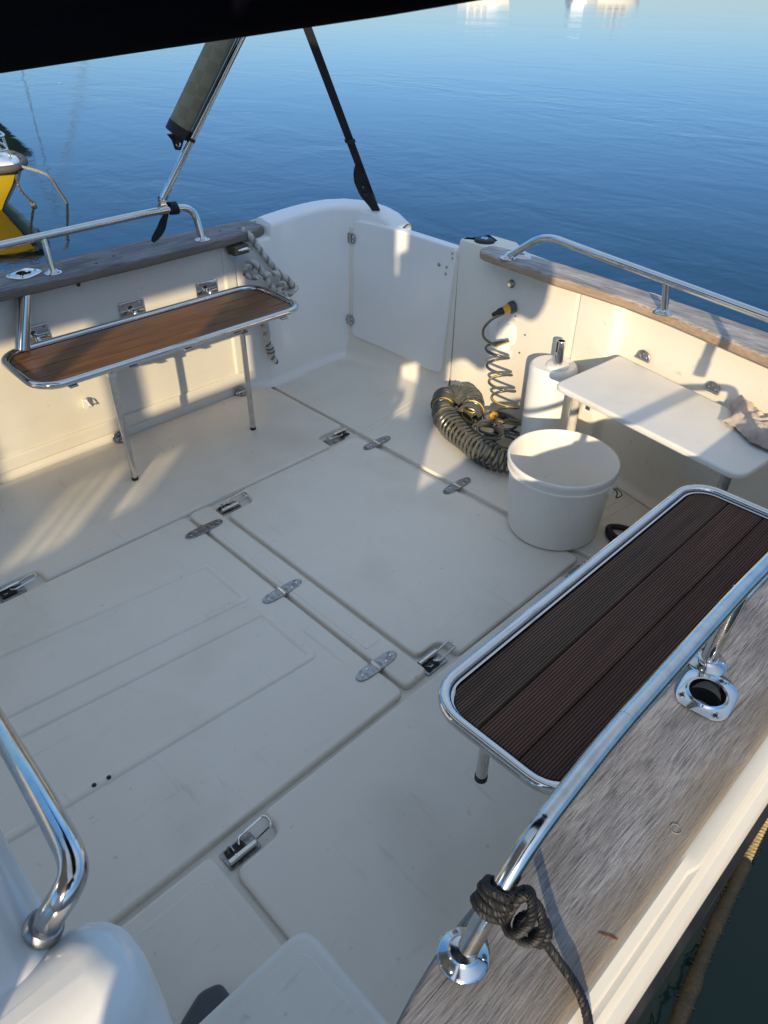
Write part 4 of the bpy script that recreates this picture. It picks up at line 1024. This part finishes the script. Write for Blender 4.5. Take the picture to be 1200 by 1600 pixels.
for k in range(7):
    c = Vector((-2.597, 1.795 + k * .0012, .322 - k * .011)); m.tube([c + Vector((math.cos(a) * .013, math.sin(a) * .013, .003 * math.sin(a))) for a in [2 * PI * q / 12 for q in range(12)]], .0048, M['rope'], 6, closed=True)
for k in range(5):
    c = Vector((-2.594, 1.806 + k * .002, .205 - k * .009)); m.tube([c + Vector((math.cos(a) * .0155, math.sin(a) * .0155, .003 * math.sin(a))) for a in [2 * PI * q / 12 for q in range(12)]], .0042, M['ropedark'] if k % 2 else M['rope'], 6, closed=True)
m.tube(spline([(-2.575, 1.925, .44), (-2.57, 1.965, .455), (-2.572, 1.975, .435), (-2.578, 1.945, .418)], 6), .003, M['rope'], 6)
tag(m.build('mooring_rope', base=(-2.59, 1.85, .5)), 'thick off-white mooring rope knotted on a cleat at the starboard corner behind the brown bench', 'rope')
# black line on the port rail
m = MB()
F = frames(resample(spline(RC, 6), .002)); j0 = min(range(len(F)), key=lambda i: (F[i][0] - Vector((-.1795, .345, .778))).length)
def around(j, a, R): p_, t_, n_, b_ = F[j]; return p_ + (n_ * math.cos(a) + b_ * math.sin(a)) * R
wrap = [around(j0 - 8 + int(k * .24), 2 * PI * k / 16 + 2.0, .0170 + .001 * math.sin(k)) for k in range(62)]
rope_mesh(m, wrap, .0052, [M['blackrope']], 4, .016, 6)
kc = Vector((-.152, .352, .775))
knot = [wrap[-1], Vector((-.162, .372, .785)), Vector((-.150, .365, .798)), Vector((-.138, .347, .790)), Vector((-.146, .333, .772)), Vector((-.160, .340, .768)), Vector((-.158, .358, .795)), Vector((-.143, .368, .786)),
        Vector((-.128, .358, .778)), Vector((-.128, .344, .768)), Vector((-.142, .340, .760)), Vector((-.152, .352, .765)), Vector((-.144, .364, .772)), Vector((-.132, .366, .775)), Vector((-.122, .360, .770)), Vector((-.1235, .350, .762)),
        Vector((-.134, .352, .758)), Vector((-.132, .360, .757)), Vector((-.120, .362, .745)), Vector((-.106, .365, .7295)), Vector((-.090, .364, .7225)), Vector((-.076, .360, .721)), Vector((-.062, .353, .7155)), Vector((-.050, .345, .705)), Vector((-.040, .335, .69)), Vector((-.030, .325, .665)), Vector((-.024, .31, .60)), Vector((-.022, .29, .45)), Vector((-.022, .27, .2)), Vector((-.022, .25, -.2))]
rope_mesh(m, spline(knot, 9), .0052, [M['blackrope']], 4, .016, 6)
tag(m.build('black_line', base=tuple(kc)), 'black braided line knotted round the port rail, running over the teak cap outboard', 'rope')

# ------------------------------------------------------------------ outside: weedy mooring rope, yellow boat, distant boats
m = MB(); wp = spline([(-.045, 1.70, -.27), (-.046, 1.557, -.285), (-.040, 1.45, -.292), (-.032, 1.36, -.300), (-.022, 1.25, -.303), (-.010, 1.12, -.304), (.01, .98, -.306), (.03, .8, -.312)], 12)
rope_mesh(m, wp[:37], .0125, [M['weed']], 3, .034)
m.tube(wp[34:], .016, M['weedwet'], 12, rfun=lambda t: 1 + .10 * math.sin(t * 19) + .06 * math.sin(t * 47) + .2 * t)
rg = random.Random(5)
for k in range(260):
    q = rg.choice(wp[24:]); a = rg.uniform(0, 2 * PI); L_ = rg.uniform(.003, .011)
    d = Vector((math.cos(a), math.sin(a), 0)); z = -.2965 + rg.uniform(0, .0015)
    b0_ = Vector((q.x, q.y, z)) + d * .014; s_ = Vector((-d.y, d.x, 0)) * .0025
    m.add([b0_ - s_, b0_ + s_, b0_ + d * L_ + s_ * 3 * rg.uniform(-1, 1)], [(0, 1, 2)], M['weedwet'])
tag(m.build('weedy_rope', base=(-.03, 1.3, WZ)), 'mooring rope overgrown with brown weed, sinking into dark water outboard of the port cap', 'rope')

yb = thing('yellow_boat', (-9.6, 2.0, WZ), 'small yellow boat with white deck and dark rub rail moored off the starboard side', 'boat')
tip = Vector((-7.79, 2.72, .10)); dirb = Vector((-1, -.42, 0)).normalized(); sd_ = Vector((-dirb.y, dirb.x, 0))
def bp(s_, w, z): return tip + dirb * s_ + sd_ * w + Vector((0, 0, z - tip.z))
stat = [(0, .01, .10), (.12, .20, .095), (.35, .42, .085), (.8, .66, .07), (1.5, .82, .05), (2.6, .85, .04), (3.8, .78, .05)]
m = MB(); rows = []
for s_, w, z in stat:
    k = max(0., 1 - s_ / 1.2)
    sec = [(w, z, 0), (w * .93, z - .14, .10), (w * .80, z - .30, .26), (w * .5, -.45, .48), (0, -.55, .62)]
    row = [bp(s_ + k * off, ww, zz) for ww, zz, off in sec] + [bp(s_ + k * off, -ww, zz) for ww, zz, off in sec[::-1][1:]]
    rows.append(row)
m.grid(rows, M['yellow']); m.add(rows[-1], [tuple(range(len(rows[-1])))], M['yellow']); m.build('hull', yb)
m = MB()
edge = [bp(s_, w, z + .012) for s_, w, z in stat[::-1]] + [bp(s_, -w, z + .012) for s_, w, z in stat[1:]]
m.tube(spline(edge, 4), .035, M['fender'], 12); m.build('rub_rail', yb)
m = MB(); rows = []
for s_, w, z in stat:
    w2 = max(.004, w - .03); hgt = .10 * min(1, max(0, (s_ - .1) / .5))
    rows.append([bp(s_, w2, z + .02), bp(s_ + .02, w2 * .93, z + .05), bp(s_ + .03, w2 * .7, z + .05 + hgt * .35), bp(s_ + .03, w2 * .45, z + .055 + hgt), bp(s_ + .03, 0, z + .06 + hgt * 1.2), bp(s_ + .03, -w2 * .45, z + .055 + hgt), bp(s_ + .03, -w2 * .7, z + .05 + hgt * .35), bp(s_ + .02, -w2 * .93, z + .05), bp(s_, -w2, z + .02)])
m.grid(rows, M['white']); m.build('foredeck', yb)
m = MB()
pp = [bp(1.5, .70, .12), bp(1.4, .68, .34), bp(.55, .36, .36), bp(.16, .10, .37), bp(.10, 0, .37), bp(.16, -.10, .37), bp(.55, -.36, .36), bp(1.4, -.68, .34), bp(1.5, -.70, .12)]
m.tube(bend(pp, .12, 6), .014, M['steel'], 12)
for a, b2 in ((bp(.22, .16, .12), bp(.24, .15, .36)), (bp(.22, -.16, .12), bp(.24, -.15, .36)), (bp(.7, .5, .12), bp(.72, .43, .36)), (bp(.7, -.5, .12), bp(.72, -.43, .36))): m.tube([a, b2], .011, M['steel'], 10)
m.tube(spline([bp(.9, .52, .24), bp(.45, .30, .25), bp(.17, .1, .25), bp(.12, 0, .25), bp(.17, -.1, .25), bp(.45, -.30, .25), bp(.9, -.52, .24)], 5), .010, M['steel'], 10); m.build('pulpit', yb)
m = MB(); m.box(bp(1.9, 0, .34), (.9, .8, .5), M['white'], RZ(math.atan2(dirb.y, dirb.x)), .08); m.build('cuddy', yb)
m = MB(); m.box(tip + dirb * .03 + Vector((0, 0, -.07)), (.05, .03, .06), M['steel_dull'], None, .006); m.build('bow_eye', yb)
g_rope = 'mooring ropes of the yellow boat'
m = MB(); pr = spline([tip + Vector((-.03, 0, -.03)), tip + Vector((-.16, .03, -.2)), (-8.11, 2.90, WZ - .0), (-8.3, 2.95, WZ - .12)], 8); rope_mesh(m, pr, .0125, [M['rope2'], M['ropedark'], M['ropedark']], 3, .06)
m.tube([(-8.09, 2.895, WZ - .02), (-8.105, 2.9, WZ + .03)], .03, M['ropedark'], 8)
tag(m.build('bow_rope', base=tuple(tip)), 'dark rope dropping steeply from the bow of the yellow boat into the water', 'rope', g_rope)
m = MB(); pr = spline([bp(.06, -.04, .13), (-7.62, 2.92, .05), (-7.80, 3.08, -.16), (-7.945, 3.183, WZ), (-8.05, 3.25, WZ - .1)], 8); rope_mesh(m, pr, .0125, [M['rope2'], M['weed'], M['rope2']], 3, .06)
tag(m.build('bow_rope', base=tuple(tip)), 'pale weathered rope slanting out from the yellow boat to the right', 'rope', g_rope)

# moored boats beyond the frame: seen in the photo only by their reflections
def moored(c, ang, L, Bm, Hh, Hc, hullm, cabm, label, mast=0., rake=0., over=.06, stay=.012):
    t = thing('moored_boat', (c[0], c[1], WZ), label, 'boat'); R = RZ(ang); c = Vector((c[0], c[1], WZ))
    m = MB(); rows = []
    for u, k in ((-.5, .8), (-.3, .95), (0, 1), (.25, .8), (.42, .4), (.5, .03)):
        ub = u - over * max(0, u) / .5; hd = Hh * (1 + .25 * max(0, u))
        rows.append([c + R @ Vector((u * L, Bm * .5 * k, hd)), c + R @ Vector((ub * L, Bm * .45 * k, -.3)), c + R @ Vector((ub * L, -Bm * .45 * k, -.3)), c + R @ Vector((u * L, -Bm * .5 * k, hd))])
    m.grid(rows, hullm); m.add(rows[0], [(0, 1, 2, 3)], hullm)
    dk = [r_[0] for r_ in rows] + [r_[3] for r_ in rows[::-1]]; m.add(dk, [tuple(range(len(dk)))], cabm); m.build('hull', t)
    m = MB(); rows = []
    for u, w_, z0, z1 in ((-.32, .74, Hh, Hc), (.05, .74, Hh, Hc), (.2, .66, Hh, Hh + (Hc - Hh) * .5), (.32, .4, Hh, Hh + .1)):
        rows.append([c + R @ Vector((u * L, s_ * w_ * Bm * .5, z)) for s_, z in ((1, z0), (.9, z1), (-.9, z1), (-1, z0))])
    m.grid(rows, cabm); m.add(rows[0], [(0, 1, 2, 3)], cabm); m.build('cabin', t)
    for s_ in (1, -1):
        for u in (-.22, -.08, .05):
            m = MB(); m.box(c + R @ Vector((u * L, s_ * Bm * .372, Hh + (Hc - Hh) * .55)), (L * .09, .06, (Hc - Hh) * .35), M['dark'], R); m.build('window', t)
    if mast:
        top = c + R @ Vector((rake * mast, 0, mast))
        m = MB(); m.tube([c + R @ Vector((0, 0, Hh)), top], .03, M['greyplastic'], 10); mo = m.build('mast', t)
        for u in (-.5, .5):
            m = MB(); m.tube([c + R @ Vector((u * L, 0, Hh)), top], stay, M['greyplastic'], 6); m.build('stay', mo)
    return t
def at(az_px_x, D):   # a bearing given as a tangent, at distance D
    d = Vector((az_px_x[0], az_px_x[1], 0)).normalized(); return (d.x * D, d.y * D)
moored(at((-.725, .89), 150), .3, 9, 3.4, .9, 2.0, M['white'], M['white'], 'white motor yacht mirrored at the top middle of the water, tall flybridge')
moored(at((-.640, .965), 160), 2.4, 8, 3.2, .7, 1.6, M['white'], M['white'], 'low white cabin cruiser mirrored in the water beyond the frame')
moored(at((-.60, 1.0), 158), 1.2, 10, 3.6, .8, 1.9, M['white'], M['rope'], 'white boat with tan wheelhouse and mast mirrored at the top right', 4.4)
vd = Vector((-.957, .29, 0)).normalized(); vr = Vector((.29, .957, 0)).normalized()
gb = Vector((-1.127, .4215, 0)).normalized() * 17.2
gc = gb - Vector((.70, .71, 0)) * 3.3
moored((gc.x, gc.y), math.atan2(.71, .70), 6.6, 2.2, .86, 1.5, M['green'], M['green'], 'dark green boat with a raked bow, mirrored beside the yellow boat', 0, over=.17)
sb = Vector((-1.03, .49, 0)).normalized() * 60 - Vector((.70, .71, 0)) * 5
moored((sb.x, sb.y), math.atan2(.71, .70), 10, 3., 1.0, 1.6, M['white'], M['white'], 'white sailing boat whose mast and stays are mirrored at the top left', 12., stay=.05)

# ------------------------------------------------------------------ camera, light, world
import numpy as _n
f_, yw, pt, rl = 1126.20323, -.79290336, .63205577, .008802445
fwd = Vector((math.sin(yw) * math.cos(pt), math.cos(yw) * math.cos(pt), -math.sin(pt))); right = Vector((math.cos(yw), -math.sin(yw), 0)); up = right.cross(fwd)
r2 = right * math.cos(rl) + up * math.sin(rl); u2 = -right * math.sin(rl) + up * math.cos(rl)
cam = bpy.data.cameras.new('camera'); co = bpy.data.objects.new('camera', cam); COL.objects.link(co)
mw = Matrix((r2, u2, -fwd)).transposed().to_4x4(); mw.translation = Vector((0, 0, 1.55)); co.matrix_world = mw
cam.sensor_width = 36; cam.sensor_fit = 'AUTO'; cam.lens = f_ / 1600 * 36; cam.clip_start = .02; cam.clip_end = 3000
cam.dof.use_dof = True; cam.dof.focus_distance = 1.5; cam.dof.aperture_fstop = 15
sc.camera = co

EL = math.atan(.32); hz = Vector((.61, -.79, 0)).normalized()
sdir = Vector((hz.x * math.cos(EL), hz.y * math.cos(EL), math.sin(EL)))
ld = bpy.data.lights.new('sun', 'SUN'); ld.energy = 2.05; ld.angle = math.radians(.55); ld.color = (1.0, .81, .54)
lo = bpy.data.objects.new('sun', ld); COL.objects.link(lo); lo.rotation_euler = (-sdir).to_track_quat('-Z', 'Y').to_euler()
w = bpy.data.worlds.new('World'); sc.world = w; w.use_nodes = True; nt = w.node_tree
bg = nt.nodes['Background']; sky = nt.nodes.new('ShaderNodeTexSky'); sky.sky_type = 'NISHITA'; sky.sun_disc = False
sky.sun_elevation = EL; sky.sun_rotation = math.atan2(hz.x, hz.y); sky.air_density = 1.0; sky.dust_density = .2; sky.ozone_density = 3
tc_ = nt.nodes.new('ShaderNodeTexCoord'); sp_ = nt.nodes.new('ShaderNodeSeparateXYZ'); nt.links.new(tc_.outputs['Generated'], sp_.inputs[0])
rp_ = nt.nodes.new('ShaderNodeValToRGB'); rp_.color_ramp.elements[0].position = .0; rp_.color_ramp.elements[0].color = (.155, .205, .325, 1)
e2_ = rp_.color_ramp.elements.new(.34); e2_.color = (.275, .415, .53, 1)
rp_.color_ramp.elements[-1].position = .75; rp_.color_ramp.elements[-1].color = (2.25, 1.50, .99, 1)
nt.links.new(sp_.outputs[2], rp_.inputs[0]); mu_ = nt.nodes.new('ShaderNodeMix'); mu_.data_type = 'RGBA'; mu_.blend_type = 'MULTIPLY'; mu_.inputs['Factor'].default_value = 1
nt.links.new(sky.outputs[0], mu_.inputs['A']); nt.links.new(rp_.outputs[0], mu_.inputs['B']); nt.links.new(mu_.outputs['Result'], bg.inputs[0]); bg.inputs[1].default_value = .15
sc.view_settings.view_transform = 'Standard'; sc.view_settings.look = 'None'; sc.view_settings.exposure = 1.4; sc.view_settings.gamma = 1
sc.cycles.max_bounces = 10; sc.cycles.diffuse_bounces = 5; sc.cycles.glossy_bounces = 5; sc.cycles.transparent_max_bounces = 12
sc.cycles.use_denoising = True; sc.cycles.caustics_reflective = False; sc.cycles.caustics_refractive = False
sc.cycles.sample_clamp_indirect = 6
